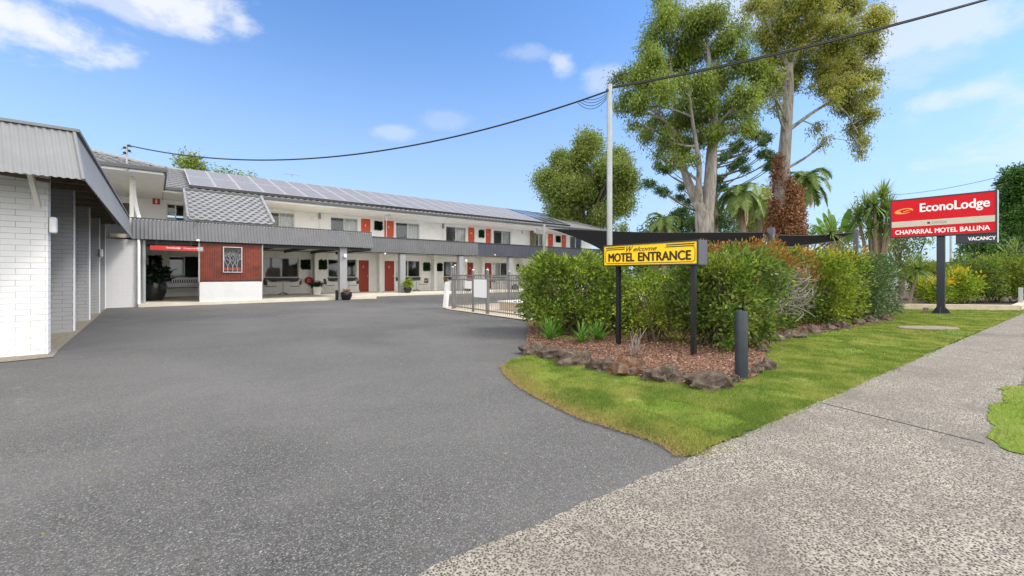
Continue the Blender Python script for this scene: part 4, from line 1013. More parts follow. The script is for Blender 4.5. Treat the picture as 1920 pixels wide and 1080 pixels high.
bowl('black bowl pot with lime leaves beside the second column', S(764.5, 23.9), 23.9, FZ, .24, .32, M['black'], 'bush', M['hedgeB'], .5, 60, .14, .07)
bowl('dark pot beside the third column seen behind the fence', S(877, 24.0), 24.0, FZ, .26, .3, M['black'], 'spiky', M['artdark'], .2, 40)
bowl('dark pot beside the fourth column seen behind the fence', S(966, 24.0), 24.0, FZ, .28, .28, M['black'], 'spiky', M['artdark'], .18, 40)
bowl('large round black pot with a dark leafy plant in the reception porch', S(289, 23.5), 23.5, FZ, .42, .75, M['black'], 'bush', M['artdark'], .65, 260, .22, .09)
# planter box with black foliage
x, y = S(593, 25.2), 25.2
pl = thing('planter_box', 'pale square planter filled with black-green leaves beside the hose reel', 'planter', (x, y, FZ))
MB().add([(x + sx * w, y + sy * w, FZ + z) for z, w in ((0, .16), (.42, .22)) for sx, sy in ((-1, -1), (1, -1), (1, 1), (-1, 1))], [(3, 2, 1, 0), (4, 5, 6, 7), (0, 1, 5, 4), (1, 2, 6, 5), (2, 3, 7, 6), (3, 0, 4, 7)]).build('pot', M['cream'], pl)
npmesh('plant', crown_leaves(rng, [((x, y, FZ + .52), (.34, .3, .16))], 400, .11, .05, k=5, spread=.04, shell=.2), 4, M['artdark'], pl)
# ash bin
x = S(631.7, 21.1)
ab = thing('ash_bin', 'slim black cylindrical bin standing left of the nearest column', 'bin', (x, 21.1, 0))
MB().lathe((x, 21.1, FZ * 0), [(.075, 0), (.075, .42), (.06, .43)], 14).build('body', M['black'], ab, smooth=True); MB().lathe((x, 21.1, .432), [(.08, 0), (.08, .03), (.03, .05)], 14).build('cap', M['dark'], ab, smooth=True)
# hose reel
x, z = S(578, TW), Z(578, 526, TW)
hr = thing('hose_reel', 'red fire hose reel on the wall between two veranda windows', 'hose reel', (x, TW, z))
m = MB(); 
for k, (yy, r) in enumerate(((TW - .22, .19), (TW - .05, .19))):
    pts = [(x + r * math.cos(a), yy, z + r * math.sin(a)) for a in np.linspace(0, 2 * math.pi, 25)]; m.tube(pts, .03, 6, cap=False)
for a in np.linspace(0, math.pi, 4)[:-1]: m.beam((x - .19 * math.cos(a), TW - .22, z - .19 * math.sin(a)), (x + .19 * math.cos(a), TW - .22, z + .19 * math.sin(a)), .03, .03)
m.build('reel', M['redmetal'], hr, smooth=True)
m = MB()
for k in range(5):
    pts = [(x + .13 * math.cos(a), TW - .19 + k * .03, z + .13 * math.sin(a)) for a in np.linspace(0, 2 * math.pi, 25)]; m.tube(pts, .025, 6, cap=False)
m.build('hose', M['terracotta'], hr, smooth=True)
m = MB(); m.tube([(x - .02, TW - .08, z + .25), (x - .1, TW - .1, z + .42), (x, TW - .1, z + .5), (x + .1, TW - .1, z + .42), (x + .05, TW - .08, z + .25)], .015, 6); m.build('bracket', M['silver'], hr)

# leaning white board
p = G(835, 579)
wb = thing('marker_board', 'white upright board leaning slightly at the end of the pool fence', 'board', (p.x, p.y, 0))
MB().add([(p.x + dx + lean, p.y + dy, z) for z, lean in ((.04, 0), (.95, .10)) for dx, dy in ((-.08, -.05), (.08, -.05), (.08, .05), (-.08, .05))],
         [(3, 2, 1, 0), (4, 5, 6, 7), (0, 1, 5, 4), (1, 2, 6, 5), (2, 3, 7, 6), (3, 0, 4, 7)]).build('panel', M['plasticwhite'], wb)
MB().box(p.x - .05, p.x + .05, p.y - .04, p.y + .04, 0, .038).build('foot', M['dark'], wb)
# ------------------------------------------------------------------ pool fence
def fence(label, pts, posts, pitch=.105, h=1.2):
    t = thing('pool_fence', label, 'fence', (pts[0][0], pts[0][1], 0))
    rails, pk = MB(), MB()
    for a, b in zip(pts[:-1], pts[1:]):
        a, b = Vector((*a, 0)), Vector((*b, 0)); L = (b - a).length
        for z in (h - .02, h - .16, .12): rails.beam(a + Vector((0, 0, z)), b + Vector((0, 0, z)), .03, .035)
        n = int(L / pitch)
        for i in range(1, n): q = a.lerp(b, i / n); pk.box(q.x - .006, q.x + .006, q.y - .006, q.y + .006, .05, h - .035)
    rails.build('rail', M['fencegrey'], t); pk.build('pickets', M['fencegrey'], t)
    for q in posts:
        m = MB(); m.box(q[0] - .032, q[0] + .032, q[1] - .032, q[1] + .032, .0, h + .1 + (q[2] if len(q) > 2 else 0)); o = m.build('post', M['fencegrey'], t)
        MB().lathe((q[0], q[1], h + .102 + (q[2] if len(q) > 2 else 0)), [(.02, 0), (.045, .02), (.045, .05), (.01, .08)], 10).build('post_cap', M['silver'], o, smooth=True)
    return t
F0, F1p, F2p = G(849, 580), G(914, 590), G(990, 601)
mid = F0.lerp(F1p, .62)
fence('grey picket pool fence running from the white board into the near hedge', [F0, F1p, F2p, (7.5, 7.0)], [(F0.x, F0.y, .12), (F0.x + .12, F0.y + .05, .18), (mid.x, mid.y), F1p, F2p])
fence('grey picket fence along the far side of the pool paving', [(F0.x + .1, F0.y + .1), (11.6, 14.3), (22, 15.5)], [(11.6, 14.3), (16, 14.8), (20, 15.3)], .12)
d = (F1p - F0).normalized()
def onf(t): return F0 + (F1p - F0) * t
def pf(px):
    best = min(np.linspace(-.2, 1.6, 400), key=lambda t: abs(CX + F * ((onf(t).x * UX + onf(t).y * NX) / (onf(t).x * UY + onf(t).y * NY)) - px)); return onf(best)
a, b = pf(890), pf(914.5); off = Vector((.05, 0))
gp = thing('gate_panel', 'white rectangular sheet fixed on the pool fence pickets', 'panel', (a.x, a.y, .4))
MB().add([(q.x + o_, q.y, z) for z in (.50, 1.05) for q, o_ in ((a, -.035), (b, -.035), (b, -.022), (a, -.022))], [(3, 2, 1, 0), (4, 5, 6, 7), (0, 1, 5, 4), (1, 2, 6, 5), (2, 3, 7, 6), (3, 0, 4, 7)]).build('sheet', M['plasticwhite'], gp)
a, b = pf(873.5), pf(886.5)
ps = thing('pool_sign', 'small white notice board on the pool fence left of the white sheet', 'sign', (a.x, a.y, .8))
MB().add([(q.x + o_, q.y, z) for z in (.75, 1.0) for q, o_ in ((a, -.05), (b, -.05), (b, -.035), (a, -.035))], [(3, 2, 1, 0), (4, 5, 6, 7), (0, 1, 5, 4), (1, 2, 6, 5), (2, 3, 7, 6), (3, 0, 4, 7)]).build('board', M['plasticwhite'], ps)
pb = thing('pool_surround', 'low sandstone coloured pool coping block behind the picket fence', 'pool wall', (10.5, 10.4, 0))
MB().box(8.95, 12.5, 8.2, 11.55, .02, .28).build('block', M['coping'], pb, bevel=.02); MB().box(8.9, 12.55, 8.15, 11.6, .283, .33).build('coping', M['cream'], pb, bevel=.01)

# ------------------------------------------------------------------ poles, cables, sails
def pole_at(px, D, ytop, r, name, label, mat, square=False, cat='pole'):
    p = D2(px, ytop, D); t = thing(name, label, cat, (p.x, p.y, 0)); m = MB()
    if square: m.box(p.x - r, p.x + r, p.y - r, p.y + r, 0, p.z); m.build('shaft', mat, t, bevel=.008); MB().box(p.x - r * .9, p.x + r * .9, p.y - r * .9, p.y + r * .9, p.z + .001, p.z + .02).build('cap', mat, t)
    else: m.tube([(p.x, p.y, 0), (p.x, p.y, p.z)], r, 14); m.build('shaft', mat, t, smooth=True); MB().lathe((p.x, p.y, p.z), [(r * 1.05, 0), (r * 1.05, .03), (r * .3, .06)], 14).build('cap', mat, t, smooth=True)
    return t, p
pole, pt = pole_at(1143, 11, 162, .07, 'service_pole', 'tall galvanised service pole behind the entrance sign carrying the overhead cable', M['galv'])
m = MB(); m.box(pt.x - .12, pt.x + .12, pt.y - .02, pt.y + .02, pt.z - .15, pt.z - .09); m.build('bracket', M['dark'], pole)
def sag(a, b, s_, n=40): return [Vector(a).lerp(Vector(b), i / n) - Vector((0, 0, s_ * 4 * (i / n) * (1 - i / n))) for i in range(n + 1)]
ma = D2(238, 272, 15.3)
cb = thing('service_cable', 'black overhead cable sagging from the motel roof mast to the service pole', 'cable', tuple(ma))
m = MB(); m.tube(sag(ma, (pt.x, pt.y, pt.z - .1), 1.05), .022, 6); m.build('strand', M['tar'], cb)
m = MB(); R = random.Random(3)
for k in range(4):
    e0 = Vector((pt.x, pt.y, pt.z - .12 - .03 * k)); dd = (Vector(ma) - e0).normalized(); e1 = e0 + dd * (.65 + .05 * k) - Vector((0, 0, .12))
    m.tube(sag(e0, e1, .10 + .05 * k, 12), .008, 5)
m.build('drop_loop', M['tar'], cb)
mm = thing('roof_mast', 'short steel cable mast with insulators on the roof edge at left', 'mast', (ma.x, ma.y, EZ))
MB().tube([(ma.x, ma.y, EZ + .0), (ma.x, ma.y, ma.z + .03)], .03, 8).build('shaft', M['galv'], mm, smooth=True)
m = MB()
for k in range(4): m.lathe((ma.x + .06 * (-1) ** k, ma.y, ma.z - .05 - .09 * k), [(.02, 0), (.05, .02), (.05, .06), (.02, .08)], 8); m.tube([(ma.x, ma.y, ma.z - .1 * k), (ma.x + .14 * (-1) ** k, ma.y - .1, ma.z - .1 * k - .08)], .008, 5)
m.build('insulator', M['tar'], mm)
e2 = D2(2150, -92, 8.4)
c2b = thing('street_cable', 'thick black cable rising from the service pole to the upper right', 'cable', (pt.x, pt.y, pt.z))
m = MB(); m.tube(sag((pt.x, pt.y, pt.z - .05), e2, .22), .02, 6); m.build('strand', M['tar'], c2b)
m = MB(); m.tube(sag((pt.x, pt.y, pt.z - .02), e2, .20), .012, 6); m.build('strand', M['tar'], c2b)
pole_at(2150, 8.4, -110, .14, 'street_pole', 'timber street pole beyond the right edge', M['wood'])
pole_at(1783, 40, 435, .09, 'far_pole', 'thin distant grey pole seen under the red sign', M['galv'])
fc = thing('far_cable', 'thin distant cable sloping down to the left above the red sign', 'cable', tuple(D2(1900, 325, 30)))
MB().tube(sag(D2(1660, 366, 45), D2(1900, 325, 30), .3), .018, 5).build('strand', M['tar'], fc)
_, sp1 = pole_at(1020.5, 17, 424, .05, 'sail_post', 'thin dark sail post in front of the upstairs doors at the motel end', M['grey'], cat='post')
_, sp2 = pole_at(1446, 15, 428, .095, 'sail_post', 'square grey sail post rising behind the red tipped hedge', M['mauve'], True, 'post')
_, sp3 = pole_at(1605, 17.5, 431, .075, 'sail_post', 'square grey sail post near the banana plant', M['mauve'], True, 'post')
def sail(label, c, sagz, n=18, pull=.12):
    t = thing('shade_sail', label, 'shade sail', tuple(c[0])); vs = []; fs = []
    c = [Vector(q) for q in c]
    for i in range(n + 1):
        for j in range(n + 1):
            u, v = i / n, j / n
            # edges curve inward like tensioned cloth
            u2 = u + pull * (.5 - u) * math.sin(math.pi * v); v2 = v + pull * (.5 - v) * math.sin(math.pi * u)
            p = c[0].lerp(c[1], u2).lerp(c[3].lerp(c[2], u2), v2); p.z -= sagz * 16 * u2 * (1 - u2) * v2 * (1 - v2)
            vs.append(p)
    for i in range(n):
        for j in range(n): a = i * (n + 1) + j; fs.append((a, a + 1, a + n + 2, a + n + 1))
    MB().add(vs, fs).build('cloth', M['canvas'], t, smooth=True)
    m = MB(); e = [vs[i * (n + 1)] for i in range(n + 1)]; m.tube(e, .012, 5); e = [vs[i * (n + 1) + n] for i in range(n + 1)]; m.tube(e, .012, 5); m.build('edge_rope', M['tar'], t)
sail('black shade sail stretched behind the entrance sign', [D2(1028, 429, 17), D2(1441, 436, 15), D2(1470, 478, 11.0), D2(1130, 470, 12.0)], .25, pull=.10)
sail('black shade sail sagging between the two square posts', [D2(1451, 441, 15), D2(1602, 436, 17.5), D2(1570, 452, 16.6), D2(1462, 466, 14.2)], .10, pull=.15)

# ------------------------------------------------------------------ rocks
def rock(px, py, w, h, dpt, seed, label, mat=None):
    p = G(px, py); D = p.x * UY + p.y * NY; W = w / F * D * .92; H = h / F * D * .74; p = p + Vector((UY, NY)) * dpt * W * .5
    R = random.Random(seed); bm_v = []; fs = []; n, k = 30, 18
    for i in range(k + 1):
        th = math.pi * i / k
        for j in range(n):
            ph = 2 * math.pi * j / n; v = Vector((math.sin(th) * math.cos(ph), math.sin(th) * math.sin(ph), math.cos(th)))
            q = noise.noise(v * 1.3 + Vector((seed * 3.1, 0, 0))) * .55 + noise.noise(v * 2.7 + Vector((0, seed * 1.7, 0))) * .38 + abs(noise.noise(v * 5 + Vector((0, seed * 1.7, 2)))) * -.3 + noise.noise(v * 11 + Vector((seed, 0, 2))) * .07
            v = v * (1 + q); 
            x, y, z = v.x * W * .68, v.y * W * .5 * max(.7, dpt), v.z * H * .95 + H * .12
            bm_v.append((p.x + x * UX - y * NX * -1 * 0 + y * UY, p.y + x * NX + y * NY, z))
    for i in range(k):
        for j in range(n): fs.append((i * n + j, (i + 1) * n + j, (i + 1) * n + (j + 1) % n, i * n + (j + 1) % n))
    o = MB().add(bm_v, fs).build('garden_rock', mat or M['rock'], None, smooth=True)
    tag(o, label, 'rock', 'rocks edging the mulch bed')
RK = [(1004, 668, 46, 26, 'brown rock at the left tip of the mulch bed beside the asphalt', 0), (1038, 676, 44, 28, 'rounded brown rock second from the asphalt corner'), (1082, 690, 70, 36, 'long low brown rock in the left part of the bed edge', 0),
      (1140, 701, 55, 30, 'dark flat rock below the left sign post', 0), (1182, 708, 62, 38, 'rust orange rock in the bed edge below the entrance sign', 1), (1222, 714, 30, 22, 'small mottled rock right of the rust orange one', 0),
      (1255, 722, 56, 38, 'dark pointed rock below the right sign post', 0), (1342, 736, 72, 40, 'large grey lichened rock left of the bollard', 0), (1410, 706, 34, 24, 'low dark rock just right of the bollard', 0),
      (1442, 697, 30, 26, 'small grey speckled rock at the corner of the bed by the lawn', 0), (1384, 722, 24, 16, 'little rock against the foot of the bollard', 0),
      (1436, 664, 20, 18, 'small rock up the right side of the bush', 0), (1462, 642, 30, 20, 'first rock of the row under the red tipped hedge', 0), (1495, 636, 34, 18, 'flat rock under the twiggy part of the hedge', 0),
      (1530, 628, 30, 18, 'brown rock where the hedge turns green', 0), (1560, 622, 26, 18, 'rock in the middle of the long hedge edge', 0), (1590, 618, 26, 18, 'rounded rock before the dark glossy hedge', 0),
      (1616, 612, 24, 16, 'dark rock under the start of the glossy hedge', 0), (1642, 607, 24, 15, 'brown rock under the glossy hedge', 0), (1666, 603, 22, 14, 'last rock of the row at the far hedge end', 0)]
for i, r in enumerate(RK): rock(r[0], r[1], r[2], r[3], 1.0, i + 1, r[4], M['rustrock'] if len(r) > 5 and r[5] else None)

# ------------------------------------------------------------------ hedges and shrubs
def hedge(name, label, c, half, z0, n, L, W, mat, seed, tips=None, tipz=.32, twigs=30, k=8, spread=.05, p=5, group=None, cat='hedge', bulge=.13, upbias=.3, rot=0, gap=.05):
    c = Vector(c); t = thing(name, label, cat, (c.x, c.y, 0), 0, group); rg = np.random.default_rng(seed)
    hx, hy, hz = half; cz = z0 + hz
    nt = n // k
    A = np.array([hy * hz, hx * hz, hx * hy * .9]); ax = rg.choice(3, nt, p=A / A.sum()); d = rg.uniform(-1, 1, (nt, 3)); sgn = rg.choice([-1, 1], nt)
    d[np.arange(nt), ax] = sgn
    d = d / (np.abs(d) ** p).sum(1, keepdims=True) ** (1 / p)
    off = np.array([noise.noise(Vector((x * hx * 1.7 + seed, y * hy * 1.7, z * hz * 1.7))) + .75 * noise.noise(Vector((x * hx * 4 + seed, y * hy * 4, z * hz * 4))) for x, y, z in d])[:, None]
    inn = rg.random((nt, 1)) ** 1.6 * .5
    H = np.array([[hx, hy, hz]]); q = d * (H + bulge * 1.8 * off - inn * np.minimum(H, .8))
    if gap is not None:
        m = np.array([noise.noise(Vector((a * 2.6, b * 2.6, e * 2.6 + seed))) + .5 * noise.noise(Vector((a * 6, b * 6, e * 6 + seed))) for a, b, e in q]) < gap + .3 * rg.random(len(q)); q = q[m]; d = d[m]; nt = len(q)
    ca, sa = math.cos(rot), math.sin(rot)
    q = np.column_stack([q[:, 0] * ca - q[:, 1] * sa, q[:, 0] * sa + q[:, 1] * ca, q[:, 2]]); dd = np.column_stack([d[:, 0] * ca - d[:, 1] * sa, d[:, 0] * sa + d[:, 1] * ca, d[:, 2]])
    T = q + np.array([c.x, c.y, cz])
    ofs = rg.normal(0, spread, (nt * k, 3)); P = np.repeat(T, k, 0) + ofs; ld = np.repeat(dd, k, 0) * .55 + ofs / spread * .55 + rg.normal(size=(nt * k, 3)) * .25; ld[:, 2] += upbias
    keep = P[:, 2] > .04; P, ld = P[keep], ld[keep]
    if tips:
        frac, tm = tips; zz = P[:, 2] - (z0 + 2 * hz); pr = np.clip((zz + tipz) / .32, 0, 1) * frac * np.where(np.array([noise.noise(Vector((a * 1.5, b * 1.5, e * 1.5))) for a, b, e in P]) > -.05, 1, .35); pr2 = rg.random(len(P)) < pr
        o = npmesh('foliage', np.concatenate([leaves(rg, P[pr2], ld[pr2] + (0, 0, .5), L * .9, W * .9), leaves(rg, P[~pr2], ld[~pr2], L, W)]), 4, mat, t)
        o.data.materials.append(tm); mi = np.zeros(len(P), np.int32); mi[:pr2.sum()] = 1; o.data.polygons.foreach_set('material_index', mi)
    else: npmesh('foliage', leaves(rg, P, ld, L, W), 4, mat, t)
    R = random.Random(seed); m = MB()
    for i in range(twigs):
        a = Vector((c.x + R.uniform(-.5, .5) * hx, c.y + R.uniform(-.5, .5) * hy, 0.0)); b = Vector((c.x + R.uniform(-.85, .85) * hx, c.y + R.uniform(-.85, .85) * hy, z0 + R.uniform(.8, 1.75) * hz))
        if rot: 
            for v in (a, b): x, y = v.x - c.x, v.y - c.y; v.x = c.x + x * ca - y * sa; v.y = c.y + x * sa + y * ca
        limb(m, a, b, .018, .006, R, .12, 5, 5)
    m.build('stems', M['twigdark'], t); return t
ROT = 0
hedge('garden_hedge', 'bright green clipped bush at the pool fence end, left of the entrance sign', (6.68, 6.2), (.98, .88, .64), .26, 24000, .082, .040, M['hedgeA'], 11, tips=(.25, M['hedgeB']), rot=-.5, bulge=.12)
hedge('garden_shrub', 'lime yellow leaved shrub between the two sign posts', (6.85, 4.35), (.38, .50, .44), .18, 4200, .05, .03, M['hedgeB'], 12, twigs=22, bulge=.22, k=6, spread=.07, cat='shrub')
hedge('garden_hedge', 'dark green bush filling the gap behind the entrance sign', (8.1, 5.6), (.8, 1.1, .54), .12, 20000, .06, .034, M['hedgeC'], 13, bulge=.16, tips=(.3, M['hedgeD']))
hedge('garden_hedge', 'large round green bush behind the bollard, right of the entrance sign', (7.38, 3.38), (.80, .62, .70), .16, 22000, .080, .038, M['hedgeC'], 14, tips=(.5, M['hedgeD']), tipz=.6, bulge=.15, p=4)
hedge('garden_hedge', 'long hedge section with red orange tips and a bare twiggy side', (10.6, 4.15), (1.55, .85, .86), .06, 30000, .080, .040, M['hedgeC'], 15, tips=(.95, M['redtip']), tipz=.85, bulge=.14, gap=.15)
hedge('garden_hedge', 'bright green hedge section with yellow orange tips left of the dark glossy one', (12.9, 3.72), (.95, .95, .87), .05, 20000, .080, .044, M['hedgeD'], 16, tips=(.7, M['yellowtip']), tipz=.35, bulge=.12)
hedge('garden_hedge', 'dark glossy clipped hedge at the far end of the mulch bed', (14.9, 3.25), (1.15, .72, .83), .05, 22000, .065, .034, M['hedgeE'], 17, tips=(.12, M['redtip']), bulge=.08, p=7)
# bare twigs on the hedge side
bt = thing('bare_twigs', 'tangle of bare silvery twigs bulging from the side of the hedge', 'shrub', (9.6, 3.5, 0)); R = random.Random(8); m = MB()
for i in range(210):
    a = Vector((R.uniform(9.2, 10.9), R.uniform(3.2, 3.5), R.uniform(.35, 1.15))); b = a + Vector((R.uniform(-.8, .35), R.uniform(-.38, -.02), R.uniform(-.2, .45))); limb(m, a, b, .009, .004, R, .16, 4, 4)
m.build('twig_tangle', M['twig'], bt)
bt2 = thing('bare_shrub', 'small leafless grey shrub in the mulch between the sign posts', 'shrub', (5.6, 3.9, 0)); m = MB(); p = G(1190, 672)
for i in range(16):
    a = Vector((p.x, p.y, .02)); b = a + Vector((R.uniform(-.15, .15), R.uniform(-.15, .15), R.uniform(.15, .5))); limb(m, a, b, .007, .003, R, .15, 4, 4)
bt2.location = (p.x, p.y, 0); m.build('twigs', M['twig'], bt2)
# strap-leaved plants under the near bush
def strap(name, label, x, y, n, L, W, mat, seed, z=0.03, cat='plant', group=None, arch=.9, minz=.35, parent=None, seg=6, trunk=None):
    t = parent or thing(name, label, cat, (x, y, 0), 0, group); rg = random.Random(seed); Vs = []
    for i in range(n):
        a = rg.uniform(0, 2 * math.pi); el = rg.uniform(minz, 1.45); l = L * rg.uniform(.7, 1.15); d = Vector((math.cos(a) * math.cos(el), math.sin(a) * math.cos(el), math.sin(el)))
        side = Vector((-math.sin(a), math.cos(a), 0)); p = Vector((x, y, z)); prev = None
        for s_ in range(seg + 1):
            q = s_ / seg; w = W * (1 - q ** 2) * .5 * (.6 + .4 * min(1, q * 4)) + .001; L_, R_ = p - side * w, p + side * w
            if prev: Vs += [prev[0], prev[1], R_, L_]
            prev = (L_, R_); d = (d + Vector((0, 0, -arch * q / seg * 1.6))).normalized(); p = p + d * l / seg
    npmesh('leaves', np.array([v[:] for v in Vs]), 4, mat, t); return t
for i, (px, py, lb) in enumerate([(1030, 640, 'arching green lily clump at the left foot of the near bush'), (1050, 632, 'lily clump tucked under the middle of the near bush'), (1090, 646, 'small lily clump leaning over the mulch'), (1122, 642, 'lily clump beside the left sign post')]):
    p = G(px, py); strap('lily_clump', lb, p.x, p.y, 46, .42, .035, M['strap'], i, group='lilies under the near bush')

# ------------------------------------------------------------------ trees
def tree_clumps(D, lst, seed, depth=1.0, flat=1.0):
    R = random.Random(seed); out = []
    for (px, py, r) in lst:
        rr = r / F * D; p = D2(px, py, D + R.uniform(-1, 1) * depth); out.append((tuple(p), (rr, rr, rr * flat)))
    return out
def gum(name, label, D, lst, trunk, limbs, mat, seed, dens, L, W, barkmat, vine=None, twign=90, depth=1.8):
    base = D2(trunk[0][0], 515, D); t = thing(name, label, 'tree', (base.x, base.y, 0)); R = random.Random(seed); rg = np.random.default_rng(seed)
    cl = tree_clumps(D, lst, seed, depth); bm = MB()
    def pathpts(pts, dd=0):
        P = [D2(a, b, D + (c[0] if (c := p[3:]) else 0)) for p in pts for a, b in [(p[0], p[1])]]; rr = [p[2] * .80 / F * D for p in pts]; P[0].z = max(P[0].z, -.0)
        # smooth
        Q, q = [], []
        for i in range(len(P) - 1):
            for k in range(4): s_ = k / 4; Q.append(P[i].lerp(P[i + 1], s_)); q.append(rr[i] * (1 - s_) + rr[i + 1] * s_)
        Q.append(P[-1]); q.append(rr[-1])
        for i in range(1, len(Q) - 1): Q[i] = (Q[i - 1] + Q[i] * 2 + Q[i + 1]) / 4
        return Q, q
    Q, q = pathpts(trunk); bm.tube(Q, q, 14)
    anchors = list(zip(Q, q))[len(Q) // 2:]
    for lb in limbs:
        Q, q = pathpts(lb); bm.tube(Q, q, 10); anchors += list(zip(Q, q))[2:]
    bm.build('trunk', barkmat, t, smooth=True)
    tw = MB()
    for c, r in cl:
        c = Vector(c); cand = sorted(anchors, key=lambda a: (a[0] - c).length + (2.5 if a[0].z > c.z else 0))[:3]; a = R.choice(cand)
        pts = limb(tw, a[0], c, min(a[1] * .55, .09), .022, R, .10, 7, 6)
        for k in range(7):
            b = c + Vector([R.uniform(-1, 1) * r[0] * .95 for _ in range(3)]); limb(tw, pts[R.randint(3, 7)], b, .024, .007, R, .12, 4, 4)
    tw.build('branches', barkmat, t, smooth=True)
    sub = []
    for c, r in cl:
        for _ in range(6):
            dv = unit(rg.normal(size=(1, 3)))[0] * rg.uniform(.35, .95); q = rg.uniform(.36, .6) * r[0]
            sub.append((tuple(np.array(c) + dv * r[0]), (q, q, q * 1.15)))
    V = crown_leaves(rg, sub, dens, L, W, k=12, spread=.16, droop=1.2, shell=.15)
    npmesh('crown', V, 4, mat, t)
    return t
G1 = [(1252, 18, 26), (1236, 60, 34), (1290, 60, 36), (1330, 40, 36), (1215, 105, 30), (1262, 110, 40), (1320, 100, 42), (1372, 80, 36), (1400, 130, 32), (1205, 160, 32), (1248, 170, 40), (1300, 165, 42), (1352, 155, 40), (1400, 180, 30),
      (1165, 150, 20), (1178, 185, 18), (1160, 200, 10), (1195, 205, 22), (1225, 225, 30), (1275, 225, 32), (1325, 215, 30), (1370, 215, 28), (1405, 225, 20), (1250, 265, 22), (1285, 275, 24), (1262, 300, 14), (1380, 245, 15), (1232, 292, 10), (1300, 300, 12), (1213, 255, 13), (1185, 235, 9), (1270, 20, 20), (1425, 160, 16), (1245, 0, 22), (1345, 255, 20), (1318, 250, 18)]
G2 = [(1430, 10, 32), (1480, 5, 36), (1535, 5, 36), (1590, 15, 34), (1635, 30, 24), (1650, 40, 16), (1425, 60, 32), (1470, 65, 38), (1520, 55, 38), (1570, 60, 36), (1615, 75, 30), (1640, 90, 18), (1440, 115, 34), (1490, 120, 34), (1535, 115, 34), (1585, 115, 30), (1622, 135, 22), (1435, 160, 24), (1470, 165, 24), (1545, 160, 22), (1590, 160, 26), (1630, 170, 16), (1605, 195, 24), (1625, 215, 14), (1580, 205, 16), (1610, 235, 18), (1612, 262, 14), (1616, 288, 8), (1604, 250, 10), (1530, 240, 9), (1546, 265, 7), (1418, 180, 14), (1455, 195, 12), (1500, -30, 40), (1570, -30, 36), (1645, 138, 12), (1560, 185, 12)]
gum('gum_tree', 'tall forked eucalypt with pale trunk and green crown behind the shade sail', 20, G1,
    [(1323, 564, 22), (1322, 450, 20), (1321, 415, 21), (1319, 395, 19)],
    [[(1319, 400, 13), (1300, 365, 11), (1282, 320, 8, .4), (1270, 260, 6, .6), (1262, 180, 4, .8), (1255, 90, 3, .8)], [(1325, 405, 15), (1331, 350, 14), (1334, 290, 12), (1340, 230, 9), (1335, 150, 6), (1325, 70, 3)],
     [(1312, 385, 9), (1310, 350, 7, -.4), (1312, 310, 6, -.5), (1300, 240, 4, -.6), (1290, 160, 3, -.8)], [(1338, 270, 6), (1360, 220, 4, .5), (1385, 160, 3, .8)], [(1268, 250, 4), (1235, 215, 3), (1190, 180, 2)]],
    M['gum1'], 21, 74, .145, .044, M['gumbark'])
g2 = gum('gum_tree', 'tall eucalypt with olive crown and dead brown vine round its trunk', 22, G2,
    [(1470, 558, 20), (1466, 440, 17), (1462, 380, 15), (1468, 320, 14), (1474, 250, 12), (1478, 180, 11), (1480, 120, 8)],
    [[(1480, 130, 7), (1500, 80, 5, .5), (1530, 40, 3, .8)], [(1478, 130, 6), (1455, 80, 4, -.4), (1440, 40, 3, -.6)], [(1480, 243, 5), (1500, 228, 4), (1525, 210, 3.5), (1560, 188, 3), (1595, 170, 2)], [(1560, 188, 2.5), (1590, 215, 2), (1608, 250, 1.5)], [(1505, 226, 1.5), (1530, 236, 1.2), (1545, 262, .8)]],
    M['gum2'], 22, 74, .145, .046, M['gumbark'])
rg = np.random.default_rng(5); cl = [(tuple(D2(px, py, 22)), (r * .95 / F * 22,) * 2 + (r / F * 22 * 1.3,)) for px, py, r in [(1463, 300, 9), (1461, 325, 12), (1466, 345, 15), (1474, 362, 18), (1478, 380, 21), (1474, 398, 23), (1470, 415, 26), (1473, 432, 28), (1476, 447, 30), (1490, 365, 14), (1488, 400, 18), (1457, 385, 12), (1450, 425, 12)]]
npmesh('dead_vine', crown_leaves(rg, cl, 300, .12, .065, k=8, spread=.09, droop=.4, shell=.7), 4, M['vine'], g2)

def bushy(name, label, D, lst, mat, seed, dens=30, L=.16, W=.07, trunk=None, cat='tree', group=None, depth=1.2, k=10, spread=.2, droop=.2, shell=.4, bark=None, tr=6):
    px0 = trunk[0] if trunk else lst[0][0]; base = D2(px0, 515, D); t = thing(name, label, cat, (base.x, base.y, 0), 0, group); R = random.Random(seed)
    cl = tree_clumps(D, lst, seed, depth); npmesh('crown', crown_leaves(np.random.default_rng(seed), cl, dens, L, W, k=k, spread=spread, droop=droop, shell=shell), 4, mat, t)
    m = MB(); cz = sum(c[0][2] for c in cl) / len(cl); top = Vector((base.x, base.y, max(.6, cz * .55))); rr = tr / F * D
    m.tube([(base.x, base.y, 0), (base.x + rr * .3, base.y, top.z * .5), top], [rr, rr * .85, rr * .7], 9)
    for c, r in cl: limb(m, top - Vector((0, 0, R.random() * top.z * .3)), Vector(c), rr * .4, rr * .1, R, .1, 5, 5)
    m.build('trunk', bark or M['bark'], t, smooth=True); return t
RT_ = []
R = random.Random(2)
for i in range(46):
    a = R.uniform(0, 2 * math.pi); q = math.sqrt(R.random()); x = 1100 + 80 * q * math.cos(a); y = 345 + 82 * q * math.sin(a)
    if y > 400: x = 1100 + (x - 1100) * .9
    RT_.append((x, y, R.uniform(16, 26)))
bushy('round_tree', 'dense round crowned tree standing behind the far end of the motel', 42, RT_, M['round'], 31, 60, .22, .10, (1098, 0), tr=7, depth=3, k=10, spread=.32, shell=.15)
